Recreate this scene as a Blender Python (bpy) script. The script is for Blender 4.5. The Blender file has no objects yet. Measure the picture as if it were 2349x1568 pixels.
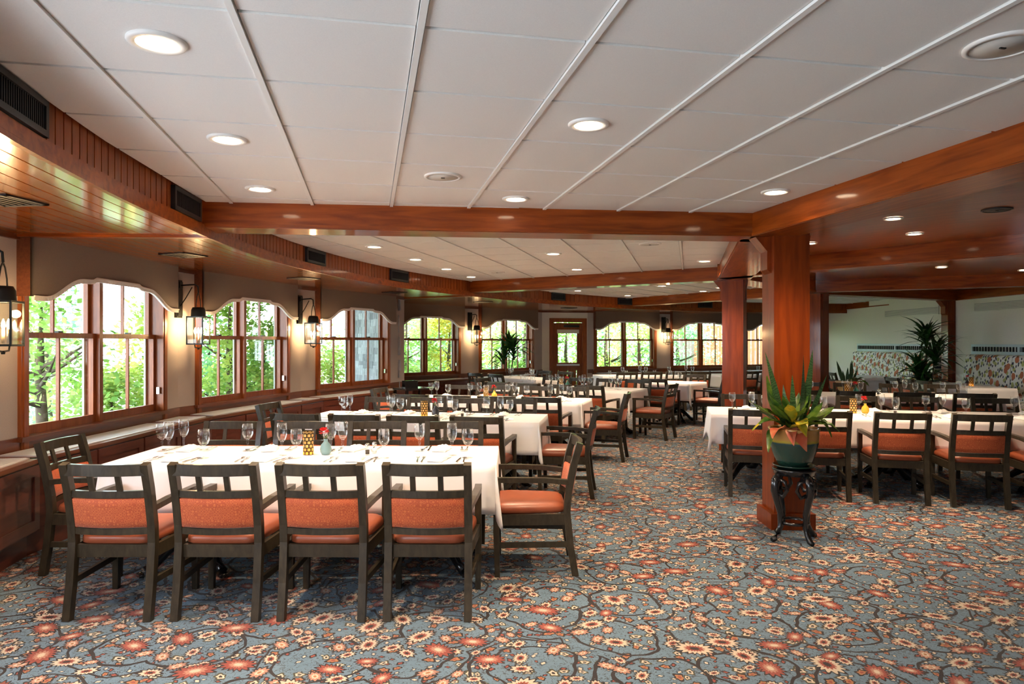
import bpy, bmesh, math, random
from mathutils import Vector, Matrix
random.seed(7)
SC = bpy.context.scene
COL = SC.collection
PI = math.pi
# ------------------------------------------------------------------ camera
CAM_H = 1.53
FPX = 1610.0                       # focal length in pixels of the 2349 px wide frame
YAW = math.radians(11.5)           # camera looks 11.5 degrees right of the +Y axis
cam_d = bpy.data.cameras.new('camera'); cam = bpy.data.objects.new('camera', cam_d)
COL.objects.link(cam); SC.camera = cam
cam_d.sensor_width = 36.0; cam_d.lens = 36.0 * FPX / 2349.0
cam_d.clip_start = 0.05; cam_d.clip_end = 500
cam.location = (0, 0, CAM_H); cam.rotation_euler = (PI / 2, 0, -YAW)
FW = Vector((math.sin(YAW), math.cos(YAW), 0)); RT = Vector((math.cos(YAW), -math.sin(YAW), 0))
# ------------------------------------------------------------------ world, sun, exposure
W = bpy.data.worlds.new('sky'); SC.world = W; W.use_nodes = True
bg = W.node_tree.nodes['Background']
bg.inputs['Color'].default_value = (0.79, 0.89, 1.0, 1); bg.inputs['Strength'].default_value = 4.6
sun_d = bpy.data.lights.new('sun_offscreen', 'SUN'); sun_d.energy = 5.5; sun_d.angle = math.radians(6); sun_d.color = (1, .94, .84)
sun = bpy.data.objects.new('sun_offscreen', sun_d); COL.objects.link(sun)
sun.rotation_euler = (math.radians(33), 0, math.radians(35))
# daylight of the windows that carry on along the curved wall left of the frame, each in the wall plane and of one window's size
for nm_, x_, y_, a_ in (('window_left_near_offscreen', -2.72, 3.0, 3.0), ('window_left_rear_offscreen', -2.18, .3, 16.)):
    wd_ = bpy.data.lights.new(nm_, 'AREA'); wd_.shape = 'RECTANGLE'; wd_.size = 2.0; wd_.size_y = 1.4; wd_.color = (.79, .89, 1.)
    wd_.energy = 4.6 * math.pi * 2.0 * 1.4                      # the sky's own radiance over one window
    wo_ = bpy.data.objects.new(nm_, wd_); COL.objects.link(wo_); wo_.location = (x_, y_, 1.5)
    wo_.rotation_euler = (PI / 2, 0, -PI / 2 + math.radians(a_))
SC.view_settings.view_transform = 'Standard'; SC.view_settings.look = 'None'
SC.view_settings.exposure = 2.0; SC.view_settings.gamma = 1.0; SC.view_settings.use_curve_mapping = False
cy = SC.cycles
cy.use_denoising = True
cy.max_bounces = 7; cy.diffuse_bounces = 4; cy.glossy_bounces = 3; cy.transmission_bounces = 4; cy.transparent_max_bounces = 14
cy.caustics_reflective = False; cy.caustics_refractive = False; cy.sample_clamp_indirect = 6.0
cy.use_adaptive_sampling = True; cy.adaptive_threshold = 0.035
# ------------------------------------------------------------------ pixel helpers (2349 x 1568 frame, horizon 784)
def ray(u, v): return FW + RT * ((u - 1174.5) / FPX) + Vector((0, 0, (784.0 - v) / FPX))
def at_z(u, v, z):
    q = ray(u, v); t = (z - CAM_H) / q.z; return q * t + Vector((0, 0, CAM_H))
def LD(l, d, z=0.0): p = FW * d + RT * l; return Vector((p.x, p.y, z))
def hit(u, p, q):
    r = ray(u, 784); p = Vector(p); q = Vector(q); e = q - p
    den = r.x * (-e.y) + e.x * r.y
    t = (p.x * (-e.y) + e.x * p.y) / den
    return Vector((r.x * t, r.y * t))
# ------------------------------------------------------------------ materials
def new_mat(name):
    m = bpy.data.materials.new(name); m.use_nodes = True
    return m, m.node_tree, m.node_tree.nodes['Principled BSDF']
def pm(name, col, rough=.5, metal=0., coat=0., var=0., vscale=20., bump=0., bscale=80., spec=.5, sheen=0., stretch=None, col2=None, emis=None, estr=0.):
    m, nt, b = new_mat(name); N = nt.nodes; L = nt.links
    b.inputs['Base Color'].default_value = (*col, 1); b.inputs['Roughness'].default_value = rough
    b.inputs['Metallic'].default_value = metal; b.inputs['Coat Weight'].default_value = coat
    b.inputs['Coat Roughness'].default_value = .12
    b.inputs['Specular IOR Level'].default_value = spec; b.inputs['Sheen Weight'].default_value = sheen
    if emis: b.inputs['Emission Color'].default_value = (*emis, 1); b.inputs['Emission Strength'].default_value = estr
    if var or bump or col2:
        tc = N.new('ShaderNodeTexCoord'); mp = N.new('ShaderNodeMapping'); L.new(tc.outputs['Object'], mp.inputs[0])
        if stretch: mp.inputs['Scale'].default_value = stretch
        nz = N.new('ShaderNodeTexNoise'); nz.inputs['Scale'].default_value = vscale; nz.inputs['Detail'].default_value = 4
        L.new(mp.outputs[0], nz.inputs['Vector'])
        if var or col2:
            r = N.new('ShaderNodeValToRGB'); L.new(nz.outputs['Fac'], r.inputs[0])
            c2 = col2 if col2 else tuple(min(1, c * (1 + var)) for c in col)
            c1 = col if col2 else tuple(c * (1 - var) for c in col)
            r.color_ramp.elements[0].position = .3; r.color_ramp.elements[1].position = .7
            r.color_ramp.elements[0].color = (*c1, 1); r.color_ramp.elements[1].color = (*c2, 1)
            L.new(r.outputs[0], b.inputs['Base Color'])
        if bump:
            n2 = N.new('ShaderNodeTexNoise'); n2.inputs['Scale'].default_value = bscale; n2.inputs['Detail'].default_value = 3
            L.new(mp.outputs[0], n2.inputs['Vector'])
            bp = N.new('ShaderNodeBump'); bp.inputs['Strength'].default_value = bump; bp.inputs['Distance'].default_value = .005
            L.new(n2.outputs['Fac'], bp.inputs['Height']); L.new(bp.outputs[0], b.inputs['Normal'])
    return m
def wood(name, c1, c2, rough=.3, coat=.5, scale=3., stretch=(1, 14, 14), knots=0., randcol=.12, spec=.3, cior=1.5):
    m, nt, b = new_mat(name); N = nt.nodes; L = nt.links
    tc = N.new('ShaderNodeTexCoord'); mp = N.new('ShaderNodeMapping'); L.new(tc.outputs['Object'], mp.inputs[0])
    mp.inputs['Scale'].default_value = stretch
    oi = N.new('ShaderNodeObjectInfo')
    va = N.new('ShaderNodeVectorMath'); va.operation = 'ADD'
    cb = N.new('ShaderNodeCombineXYZ'); mu = N.new('ShaderNodeMath'); mu.operation = 'MULTIPLY'; mu.inputs[1].default_value = 37.
    L.new(oi.outputs['Random'], mu.inputs[0]); L.new(mu.outputs[0], cb.inputs[0]); L.new(mu.outputs[0], cb.inputs[2])
    L.new(mp.outputs[0], va.inputs[0]); L.new(cb.outputs[0], va.inputs[1])
    nz = N.new('ShaderNodeTexNoise'); nz.inputs['Scale'].default_value = scale; nz.inputs['Detail'].default_value = 6; nz.inputs['Distortion'].default_value = .6
    L.new(va.outputs[0], nz.inputs['Vector'])
    r = N.new('ShaderNodeValToRGB'); L.new(nz.outputs['Fac'], r.inputs[0])
    r.color_ramp.elements[0].position = .32; r.color_ramp.elements[1].position = .68
    r.color_ramp.elements[0].color = (*c1, 1); r.color_ramp.elements[1].color = (*c2, 1)
    hs = N.new('ShaderNodeHueSaturation'); L.new(r.outputs[0], hs.inputs['Color'])
    mr = N.new('ShaderNodeMapRange'); L.new(oi.outputs['Random'], mr.inputs[0])
    mr.inputs[3].default_value = 1 - randcol; mr.inputs[4].default_value = 1 + randcol; L.new(mr.outputs[0], hs.inputs['Value'])
    out = hs.outputs[0]
    if knots:
        vo = N.new('ShaderNodeTexVoronoi'); vo.inputs['Scale'].default_value = 1.35
        m2 = N.new('ShaderNodeMapping'); m2.inputs['Scale'].default_value = (1, 3.2, 3.2); L.new(tc.outputs['Object'], m2.inputs[0])
        L.new(m2.outputs[0], vo.inputs['Vector'])
        r2 = N.new('ShaderNodeValToRGB'); L.new(vo.outputs['Distance'], r2.inputs[0])
        r2.color_ramp.elements[0].position = .02; r2.color_ramp.elements[1].position = .11
        r2.color_ramp.elements[0].color = (.25, .2, .16, 1); r2.color_ramp.elements[1].color = (1, 1, 1, 1)
        mx = N.new('ShaderNodeMix'); mx.data_type = 'RGBA'; mx.blend_type = 'MULTIPLY'; mx.inputs[0].default_value = knots
        L.new(out, mx.inputs[6]); L.new(r2.outputs[0], mx.inputs[7]); out = mx.outputs[2]
    L.new(out, b.inputs['Base Color'])
    b.inputs['Roughness'].default_value = rough; b.inputs['Coat Weight'].default_value = coat; b.inputs['Coat Roughness'].default_value = .1
    b.inputs['Specular IOR Level'].default_value = spec; b.inputs['Coat IOR'].default_value = cior
    bp = N.new('ShaderNodeBump'); bp.inputs['Strength'].default_value = .08; bp.inputs['Distance'].default_value = .004
    L.new(nz.outputs['Fac'], bp.inputs['Height']); L.new(bp.outputs[0], b.inputs['Normal'])
    return m
def glassy(name, tint=(1, 1, 1), refl=.9, blend=.25, rough=.02):
    m, nt, b = new_mat(name); N = nt.nodes; L = nt.links; N.remove(b)
    tr = N.new('ShaderNodeBsdfTransparent'); tr.inputs[0].default_value = (*tint, 1)
    gl = N.new('ShaderNodeBsdfGlossy'); gl.inputs['Roughness'].default_value = rough; gl.inputs[0].default_value = (refl, refl, refl, 1)
    lw = N.new('ShaderNodeLayerWeight'); lw.inputs['Blend'].default_value = .5
    pw_ = N.new('ShaderNodeMath'); pw_.operation = 'POWER'; pw_.inputs[1].default_value = 2.6; L.new(lw.outputs['Facing'], pw_.inputs[0])
    ml_ = N.new('ShaderNodeMath'); ml_.operation = 'MULTIPLY_ADD'; ml_.inputs[1].default_value = blend * 2; ml_.inputs[2].default_value = .03; L.new(pw_.outputs[0], ml_.inputs[0])
    mx = N.new('ShaderNodeMixShader'); L.new(ml_.outputs[0], mx.inputs[0]); L.new(tr.outputs[0], mx.inputs[1]); L.new(gl.outputs[0], mx.inputs[2])
    L.new(mx.outputs[0], N['Material Output'].inputs[0]); return m
def emit(name, col, s):
    m, nt, b = new_mat(name); b.inputs['Base Color'].default_value = (*col, 1)
    b.inputs['Emission Color'].default_value = (*col, 1); b.inputs['Emission Strength'].default_value = s; return m

M = {}
M['beam'] = wood('pine_beam', (.18, .030, .0015), (.34, .070, .005), .42, .35, 2.2, (1, 10, 10), .8, spec=.22)
M['soffit'] = wood('soffit_plank', (.34, .085, .009), (.50, .14, .018), .18, .75, 3.0, (3, 3, 3), cior=1.6)
M['bead'] = wood('bead_board', (.20, .040, .006), (.31, .068, .011), .4, .2, 5., (6, 6, .6), spec=.2)
M['woodceil'] = wood('ceiling_plank', (.085, .024, .009), (.15, .042, .014), .3, .5, 3., (1, 9, 9))
M['trim'] = wood('window_trim', (.20, .048, .010), (.31, .084, .018), .4, .2, 4., (8, 8, 1))
M['sill'] = wood('sill_trim', (.12, .034, .014), (.18, .055, .022), .36, .3, 4., (1, 9, 9))
M['cab'] = wood('cherry_cabinet', (.085, .021, .014), (.14, .037, .022), .28, .5, 3., (1, 9, 9), 0, .06)
M['chair'] = wood('chair_wood', (.023, .0175, .010), (.044, .033, .019), .4, .2, 6., (6, 6, 2), 0, .1)
M['leather'] = pm('orange_leather', (.29, .070, .028), .4, coat=.06, bump=.12, bscale=160, var=.06)
M['darkmetal'] = pm('dark_bronze', (.022, .026, .024), .42, .6)
M['black'] = pm('black_lacquer', (.010, .010, .011), .22, coat=.5)
M['vent'] = pm('vent_metal', (.028, .028, .030), .5, .3)
M['voidblack'] = pm('vent_void', (.006, .006, .006), .9)
M['grille'] = pm('alu_grille', (.70, .72, .74), .4, .25)
M['tile'] = pm('ceiling_tile', (.80, .79, .76), .9, var=.03, vscale=260, bump=.12, bscale=420)
M['bar'] = pm('grid_bar', (.82, .82, .79), .55)
M['cloth'] = pm('white_linen', (.86, .85, .86), .85, bump=.12, bscale=260, sheen=.2)
M['napkin'] = pm('napkin_linen', (.88, .87, .86), .85, bump=.2, bscale=90, sheen=.2)
M['wall'] = pm('wall_fabric', (.47, .42, .39), .9, var=.08, vscale=160, bump=.25, bscale=420)
M['cream'] = pm('cream_wall', (.74, .72, .64), .9, var=.03, vscale=50, bump=.1, bscale=300)
M['valance'] = pm('taupe_valance', (.150, .105, .074), .85, var=.08, vscale=120, sheen=.3, bump=.15, bscale=350)
M['chrome'] = pm('polished_steel', (.62, .62, .62), .16, 1.)
M['pane'] = glassy('window_glass', (.97, .99, .98), .6, .12)
M['goblet'] = glassy('goblet_glass', (.97, .985, .99), 1., .32, .015)
M['lens'] = emit('downlight_lens', (1, .80, .55), 7.)
M['ring'] = pm('downlight_ring', (.86, .84, .80), .4)
M['duct'] = pm('galvanised_duct', (.30, .30, .29), .5, .4)
M['speaker'] = pm('speaker_grille', (.60, .58, .53), .7)
M['bulb'] = emit('candle_bulb', (1, .62, .28), 30.)
M['candle'] = pm('candle_sleeve', (.75, .68, .55), .6)
M['stem'] = pm('plant_stem', (.10, .16, .05), .6)
M['soil'] = pm('potting_soil', (.03, .02, .014), .95, bump=.5, bscale=60)
M['bark'] = pm('tree_bark', (.10, .07, .05), .9, var=.3, vscale=12, bump=.6, bscale=20)
M['red'] = pm('carnation_petal', (.62, .02, .02), .6)
M['lawn'] = pm('outdoor_lawn', (.21, .22, .165), .95, var=.3, vscale=3)
M['shingle'] = wood('cedar_shingle', (.26, .28, .31), (.46, .48, .52), .9, 0., 5., (9, 9, .8), 0, .3, spec=.1)
M['fence'] = wood('fence_board', (.20, .070, .026), (.28, .10, .04), .8, 0, 4., (6, 6, .6))
M['greyfence'] = wood('grey_board', (.12, .10, .085), (.17, .145, .12), .85, 0, 4., (6, 6, .6))
M['sash'] = pm('green_exterior_track', (.42, .50, .46), .5)
M['bluewood'] = pm('pale_blue_wood', (.42, .52, .56), .5)
M['terracotta'] = pm('tan_glaze', (.50, .30, .11), .35, coat=.3)
M['shade'] = pm('roller_shade', (.66, .64, .52), .8)

def leafmat(name, c1, c2, scale=8, rough=.5, trans=.25):
    m, nt, b = new_mat(name); N = nt.nodes; L = nt.links
    tc = N.new('ShaderNodeTexCoord'); nz = N.new('ShaderNodeTexNoise'); nz.inputs['Scale'].default_value = scale; nz.inputs['Detail'].default_value = 3
    L.new(tc.outputs['Object'], nz.inputs['Vector'])
    r = N.new('ShaderNodeValToRGB'); L.new(nz.outputs['Fac'], r.inputs[0])
    r.color_ramp.elements[0].position = .38; r.color_ramp.elements[1].position = .62
    r.color_ramp.elements[0].color = (*c1, 1); r.color_ramp.elements[1].color = (*c2, 1)
    L.new(r.outputs[0], b.inputs['Base Color']); b.inputs['Roughness'].default_value = rough
    tl = N.new('ShaderNodeBsdfTranslucent'); L.new(r.outputs[0], tl.inputs[0])
    mx = N.new('ShaderNodeMixShader'); mx.inputs[0].default_value = trans
    L.new(b.outputs[0], mx.inputs[1]); L.new(tl.outputs[0], mx.inputs[2]); L.new(mx.outputs[0], N['Material Output'].inputs[0])
    return m
M['leafA'] = leafmat('maple_leaf', (.16, .36, .07), (.46, .66, .18), 1.3, .6, .5)
M['leafB'] = leafmat('light_leaf', (.30, .52, .10), (.68, .74, .22), 1.1, .6, .5)
M['leafC'] = leafmat('blue_green_leaf', (.12, .34, .16), (.32, .58, .30), 1.1, .6, .5)
M['leafY'] = leafmat('yellow_leaf', (.42, .50, .07), (.80, .66, .12), 1.2, .6, .5)
M['croton'] = leafmat('croton_leaf', (.018, .065, .010), (.09, .15, .018), 16, .3, .15)
M['crotonY'] = leafmat('croton_yellow_leaf', (.62, .38, .015), (.20, .22, .02), 14, .3, .15)
M['crotonR'] = leafmat('croton_red_leaf', (.36, .07, .035), (.42, .17, .08), 14, .3, .15)
M['drac'] = leafmat('dracaena_leaf', (.015, .07, .015), (.05, .16, .035), 9, .35, .15)
def snake():
    m, nt, b = new_mat('snake_plant_leaf'); N = nt.nodes; L = nt.links
    tc = N.new('ShaderNodeTexCoord'); wv = N.new('ShaderNodeTexWave'); wv.bands_direction = 'Z'
    wv.inputs['Scale'].default_value = 16; wv.inputs['Distortion'].default_value = 14; wv.inputs['Detail'].default_value = 3
    L.new(tc.outputs['Object'], wv.inputs[0]); r = N.new('ShaderNodeValToRGB'); L.new(wv.outputs['Fac'], r.inputs[0])
    r.color_ramp.elements[0].color = (.016, .045, .016, 1); r.color_ramp.elements[1].color = (.055, .12, .04, 1)
    L.new(r.outputs[0], b.inputs['Base Color']); b.inputs['Roughness'].default_value = .35; return m
M['snake'] = snake()
def glaze():
    m, nt, b = new_mat('two_tone_glaze'); N = nt.nodes; L = nt.links
    tc = N.new('ShaderNodeTexCoord'); sx = N.new('ShaderNodeSeparateXYZ'); L.new(tc.outputs['Object'], sx.inputs[0])
    nz = N.new('ShaderNodeTexNoise'); nz.inputs['Scale'].default_value = 9; L.new(tc.outputs['Object'], nz.inputs[0])
    ma = N.new('ShaderNodeMath'); ma.operation = 'MULTIPLY_ADD'; ma.inputs[1].default_value = .02; L.new(nz.outputs['Fac'], ma.inputs[0]); L.new(sx.outputs['Z'], ma.inputs[2])
    mr = N.new('ShaderNodeMapRange'); mr.inputs[2].default_value = .32; L.new(ma.outputs[0], mr.inputs[0])
    r = N.new('ShaderNodeValToRGB'); L.new(mr.outputs[0], r.inputs[0]); e = r.color_ramp.elements
    e[0].position = 0; e[0].color = (.012, .042, .028, 1); e[1].position = 1; e[1].color = (.52, .27, .075, 1)
    for p, c in ((.60, (.016, .052, .038, 1)), (.655, (.01, .06, .075, 1)), (.69, (.42, .33, .03, 1)), (.76, (.52, .26, .07, 1))):
        k = e.new(p); k.color = c
    L.new(r.outputs[0], b.inputs['Base Color']); b.inputs['Roughness'].default_value = .22; b.inputs['Coat Weight'].default_value = .5; return m
M['glaze'] = glaze()
def mosaic():
    m, nt, b = new_mat('gold_mosaic'); N = nt.nodes; L = nt.links
    uv = N.new('ShaderNodeUVMap'); br = N.new('ShaderNodeTexBrick'); L.new(uv.outputs[0], br.inputs['Vector'])
    br.offset = .5; br.inputs['Scale'].default_value = 1.; br.inputs['Brick Width'].default_value = .125; br.inputs['Row Height'].default_value = .155
    br.inputs['Mortar Size'].default_value = .020
    br.inputs['Color1'].default_value = (.62, .36, .10, 1); br.inputs['Color2'].default_value = (.78, .55, .22, 1); br.inputs['Mortar'].default_value = (.015, .01, .006, 1)
    L.new(br.outputs['Color'], b.inputs['Base Color']); b.inputs['Roughness'].default_value = .25; b.inputs['Metallic'].default_value = .35
    tl = N.new('ShaderNodeBsdfTranslucent'); L.new(br.outputs['Color'], tl.inputs[0]); mx = N.new('ShaderNodeMixShader'); mx.inputs[0].default_value = .4
    L.new(b.outputs[0], mx.inputs[1]); L.new(tl.outputs[0], mx.inputs[2]); L.new(mx.outputs[0], N['Material Output'].inputs[0]); return m
M['mosaic'] = mosaic()
def fabric():
    m, nt, b = new_mat('orange_scroll_fabric'); N = nt.nodes; L = nt.links
    tc = N.new('ShaderNodeTexCoord'); vo = N.new('ShaderNodeTexVoronoi'); vo.inputs['Scale'].default_value = 55; vo.inputs['Randomness'].default_value = .35
    L.new(tc.outputs['Object'], vo.inputs[0])
    ma = N.new('ShaderNodeMath'); ma.operation = 'SINE'; mb = N.new('ShaderNodeMath'); mb.operation = 'MULTIPLY'; mb.inputs[1].default_value = 17
    L.new(vo.outputs['Distance'], mb.inputs[0]); L.new(mb.outputs[0], ma.inputs[0])
    r = N.new('ShaderNodeValToRGB'); L.new(ma.outputs[0], r.inputs[0]); r.color_ramp.elements[0].position = .2; r.color_ramp.elements[1].position = .6
    r.color_ramp.elements[0].color = (.38, .062, .014, 1); r.color_ramp.elements[1].color = (.52, .12, .03, 1)
    L.new(r.outputs[0], b.inputs['Base Color']); b.inputs['Roughness'].default_value = .75; b.inputs['Sheen Weight'].default_value = .2; return m
M['fabric'] = fabric()
def floral():
    m, nt, b = new_mat('floral_upholstery'); N = nt.nodes; L = nt.links
    tc = N.new('ShaderNodeTexCoord'); mp = N.new('ShaderNodeMapping'); L.new(tc.outputs['Object'], mp.inputs[0])
    sx_ = N.new('ShaderNodeSeparateXYZ'); L.new(tc.outputs['Object'], sx_.inputs[0]); mp = N.new('ShaderNodeCombineXYZ'); L.new(sx_.outputs[0], mp.inputs[0]); L.new(sx_.outputs[2], mp.inputs[1])
    cur = None
    def layer(scale, thr, col, off, prev, el=1.):
        m2 = N.new('ShaderNodeMapping'); m2.inputs['Location'].default_value = (off, off * 1.7, 0); m2.inputs['Scale'].default_value = (1, el, 1)
        L.new(mp.outputs[0], m2.inputs[0])
        vo = N.new('ShaderNodeTexVoronoi'); vo.voronoi_dimensions = '2D'; vo.inputs['Scale'].default_value = scale; L.new(m2.outputs[0], vo.inputs[0])
        nz = N.new('ShaderNodeTexNoise'); nz.inputs['Scale'].default_value = scale * 2.5; L.new(m2.outputs[0], nz.inputs[0])
        ad = N.new('ShaderNodeMath'); ad.operation = 'MULTIPLY_ADD'; ad.inputs[1].default_value = .22; L.new(nz.outputs['Fac'], ad.inputs[0]); L.new(vo.outputs['Distance'], ad.inputs[2])
        lt = N.new('ShaderNodeMath'); lt.operation = 'LESS_THAN'; lt.inputs[1].default_value = thr; L.new(ad.outputs[0], lt.inputs[0])
        mx = N.new('ShaderNodeMix'); mx.data_type = 'RGBA'; L.new(lt.outputs[0], mx.inputs[0])
        if prev is None: mx.inputs[6].default_value = (.80, .78, .72, 1)
        else: L.new(prev, mx.inputs[6])
        mx.inputs[7].default_value = (*col, 1); return mx.outputs[2]
    cur = layer(7, .36, (.44, .44, .16), 3., cur)
    cur = layer(15, .34, (.03, .035, .06), 8., cur, .6)
    cur = layer(4.6, .34, (.46, .14, .06), 1.3, cur, .8)
    L.new(cur, b.inputs['Base Color']); b.inputs['Roughness'].default_value = .8; return m
M['floral'] = floral()

# ---- carpet: blue-grey ground with scrolling vines and palmette flowers
def carpet():
    m, nt, b = new_mat('floral_carpet'); N = nt.nodes; L = nt.links
    def mth(op, a, b_=None, c=None):
        n = N.new('ShaderNodeMath'); n.operation = op
        for i, x in enumerate((a, b_, c)):
            if x is None: continue
            if isinstance(x, (int, float)): n.inputs[i].default_value = x
            else: L.new(x, n.inputs[i])
        return n.outputs[0]
    def mix(f, a, c):
        n = N.new('ShaderNodeMix'); n.data_type = 'RGBA'; L.new(f, n.inputs[0])
        if isinstance(a, tuple): n.inputs[6].default_value = (*a, 1)
        else: L.new(a, n.inputs[6])
        if isinstance(c, tuple): n.inputs[7].default_value = (*c, 1)
        else: L.new(c, n.inputs[7])
        return n.outputs[2]
    tc = N.new('ShaderNodeTexCoord')
    pos = tc.outputs['Object']
    def shift(o, s=1.):
        mp = N.new('ShaderNodeMapping'); mp.inputs['Location'].default_value = (o, o * .37, 0); mp.inputs['Scale'].default_value = (s, s, s)
        mp.inputs['Rotation'].default_value = (0, 0, math.radians(o * 13)); L.new(pos, mp.inputs[0]); return mp.outputs[0]
    blue = (.105, .168, .228); blue_d = (.035, .055, .08); dark = (.018, .012, .011); cream = (.46, .38, .29); rust = (.23, .050, .032); tan = (.30, .13, .055); olive = (.05, .048, .025); pink = (.34, .17, .12)
    nz = N.new('ShaderNodeTexNoise'); nz.inputs['Scale'].default_value = 420; L.new(pos, nz.inputs[0])
    cur = mix(nz.outputs['Fac'], tuple(c * .72 for c in blue), tuple(c * 1.28 for c in blue))
    # fine curly lines
    n1 = N.new('ShaderNodeTexNoise'); n1.inputs['Scale'].default_value = 24; n1.inputs['Detail'].default_value = 2; n1.inputs['Distortion'].default_value = 1.6; L.new(shift(4.1), n1.inputs[0])
    cur = mix(mth('LESS_THAN', mth('ABSOLUTE', mth('SUBTRACT', n1.outputs['Fac'], .5)), .020), cur, (.045, .06, .075))
    # vines: thick rings around big cells
    vo = N.new('ShaderNodeTexVoronoi'); vo.voronoi_dimensions = '2D'; vo.inputs['Scale'].default_value = 1.9; vo.inputs['Randomness'].default_value = .55
    wn = N.new('ShaderNodeTexNoise'); wn.inputs['Scale'].default_value = 3.5; L.new(pos, wn.inputs[0])
    vm = N.new('ShaderNodeVectorMath'); vm.operation = 'MULTIPLY_ADD'; L.new(wn.outputs['Color'], vm.inputs[0]); vm.inputs[1].default_value = (.18, .18, 0); L.new(shift(1.3), vm.inputs[2])
    L.new(vm.outputs[0], vo.inputs[0])
    # flowers
    def flowers(scale, off, rad, petals, cols, rnd=.75, keep=1.):
        nonlocal cur
        v = N.new('ShaderNodeTexVoronoi'); v.voronoi_dimensions = '2D'; v.inputs['Scale'].default_value = scale; v.inputs['Randomness'].default_value = rnd
        p = shift(off); L.new(p, v.inputs[0])
        sc = N.new('ShaderNodeVectorMath'); sc.operation = 'SUBTRACT'; L.new(p, sc.inputs[0]); L.new(v.outputs['Position'], sc.inputs[1])
        sp = N.new('ShaderNodeSeparateXYZ'); L.new(sc.outputs[0], sp.inputs[0])
        cc = N.new('ShaderNodeSeparateColor'); L.new(v.outputs['Color'], cc.inputs[0])
        ang = mth('ARCTAN2', sp.outputs[1], sp.outputs[0])
        ang = mth('ADD', ang, mth('MULTIPLY', cc.outputs[0], 6.3))
        ell = mth('MULTIPLY_ADD', mth('COSINE', mth('MULTIPLY', ang, 2.)), .22, 1.)
        pet = mth('MULTIPLY_ADD', mth('SINE', mth('MULTIPLY', ang, float(petals))), .16, 1.)
        size = mth('MULTIPLY_ADD', cc.outputs[1], .55, .62)
        r = mth('DIVIDE', v.outputs['Distance'], mth('MULTIPLY', mth('MULTIPLY', ell, pet), mth('MULTIPLY', size, rad)))
        show = mth('LESS_THAN', cc.outputs[2], keep)
        for lim, ca, cb in cols:
            c = mix(mth('GREATER_THAN', cc.outputs[0], .5), ca, cb)
            cur = mix(mth('MULTIPLY', mth('LESS_THAN', r, lim), show), cur, c)
    flowers(16., 2.2, .27, 4, [(1., dark, blue_d), (.55, rust, cream)], .9, .75)
    flowers(10.5, 7.7, .30, 5, [(1., dark, olive), (.66, tan, cream), (.3, rust, dark)], .9, .75)
    for rr, ww in ((.40, .017), (.57, .013)):
        cur = mix(mth('LESS_THAN', mth('ABSOLUTE', mth('SUBTRACT', vo.outputs['Distance'], rr)), ww), cur, dark)
    flowers(7.6, 3.3, .34, 11, [(1., dark, dark), (.76, cream, pink), (.42, rust, cream), (.2, dark, tan)], .85, .62)
    flowers(4.4, 5.9, .29, 15, [(1.1, dark, dark), (.9, rust, cream), (.5, pink, rust), (.26, cream, dark)], .75, .62)
    L.new(cur, b.inputs['Base Color']); b.inputs['Roughness'].default_value = .95; b.inputs['Specular IOR Level'].default_value = .15
    b.inputs['Sheen Weight'].default_value = .15
    bp = N.new('ShaderNodeBump'); bp.inputs['Strength'].default_value = .5; bp.inputs['Distance'].default_value = .004
    L.new(nz.outputs['Fac'], bp.inputs['Height']); L.new(bp.outputs[0], b.inputs['Normal'])
    return m
M['carpet'] = carpet()
def woodceil_grooved():
    m = wood('ceiling_bead', (.17, .034, .005), (.27, .058, .009), .32, .45, 3., (1, 9, 9)); nt = m.node_tree; N = nt.nodes; L = nt.links
    b = N['Principled BSDF']; tc = N.new('ShaderNodeTexCoord'); wv = N.new('ShaderNodeTexWave'); wv.wave_profile = 'SAW'; wv.bands_direction = 'Y'
    wv.inputs['Scale'].default_value = 3.6; L.new(tc.outputs['Object'], wv.inputs[0])
    bp = N.new('ShaderNodeBump'); bp.inputs['Strength'].default_value = .35; bp.inputs['Distance'].default_value = .01
    L.new(wv.outputs['Fac'], bp.inputs['Height']); L.new(bp.outputs[0], b.inputs['Normal']); return m
M['woodceil'] = woodceil_grooved()

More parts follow.
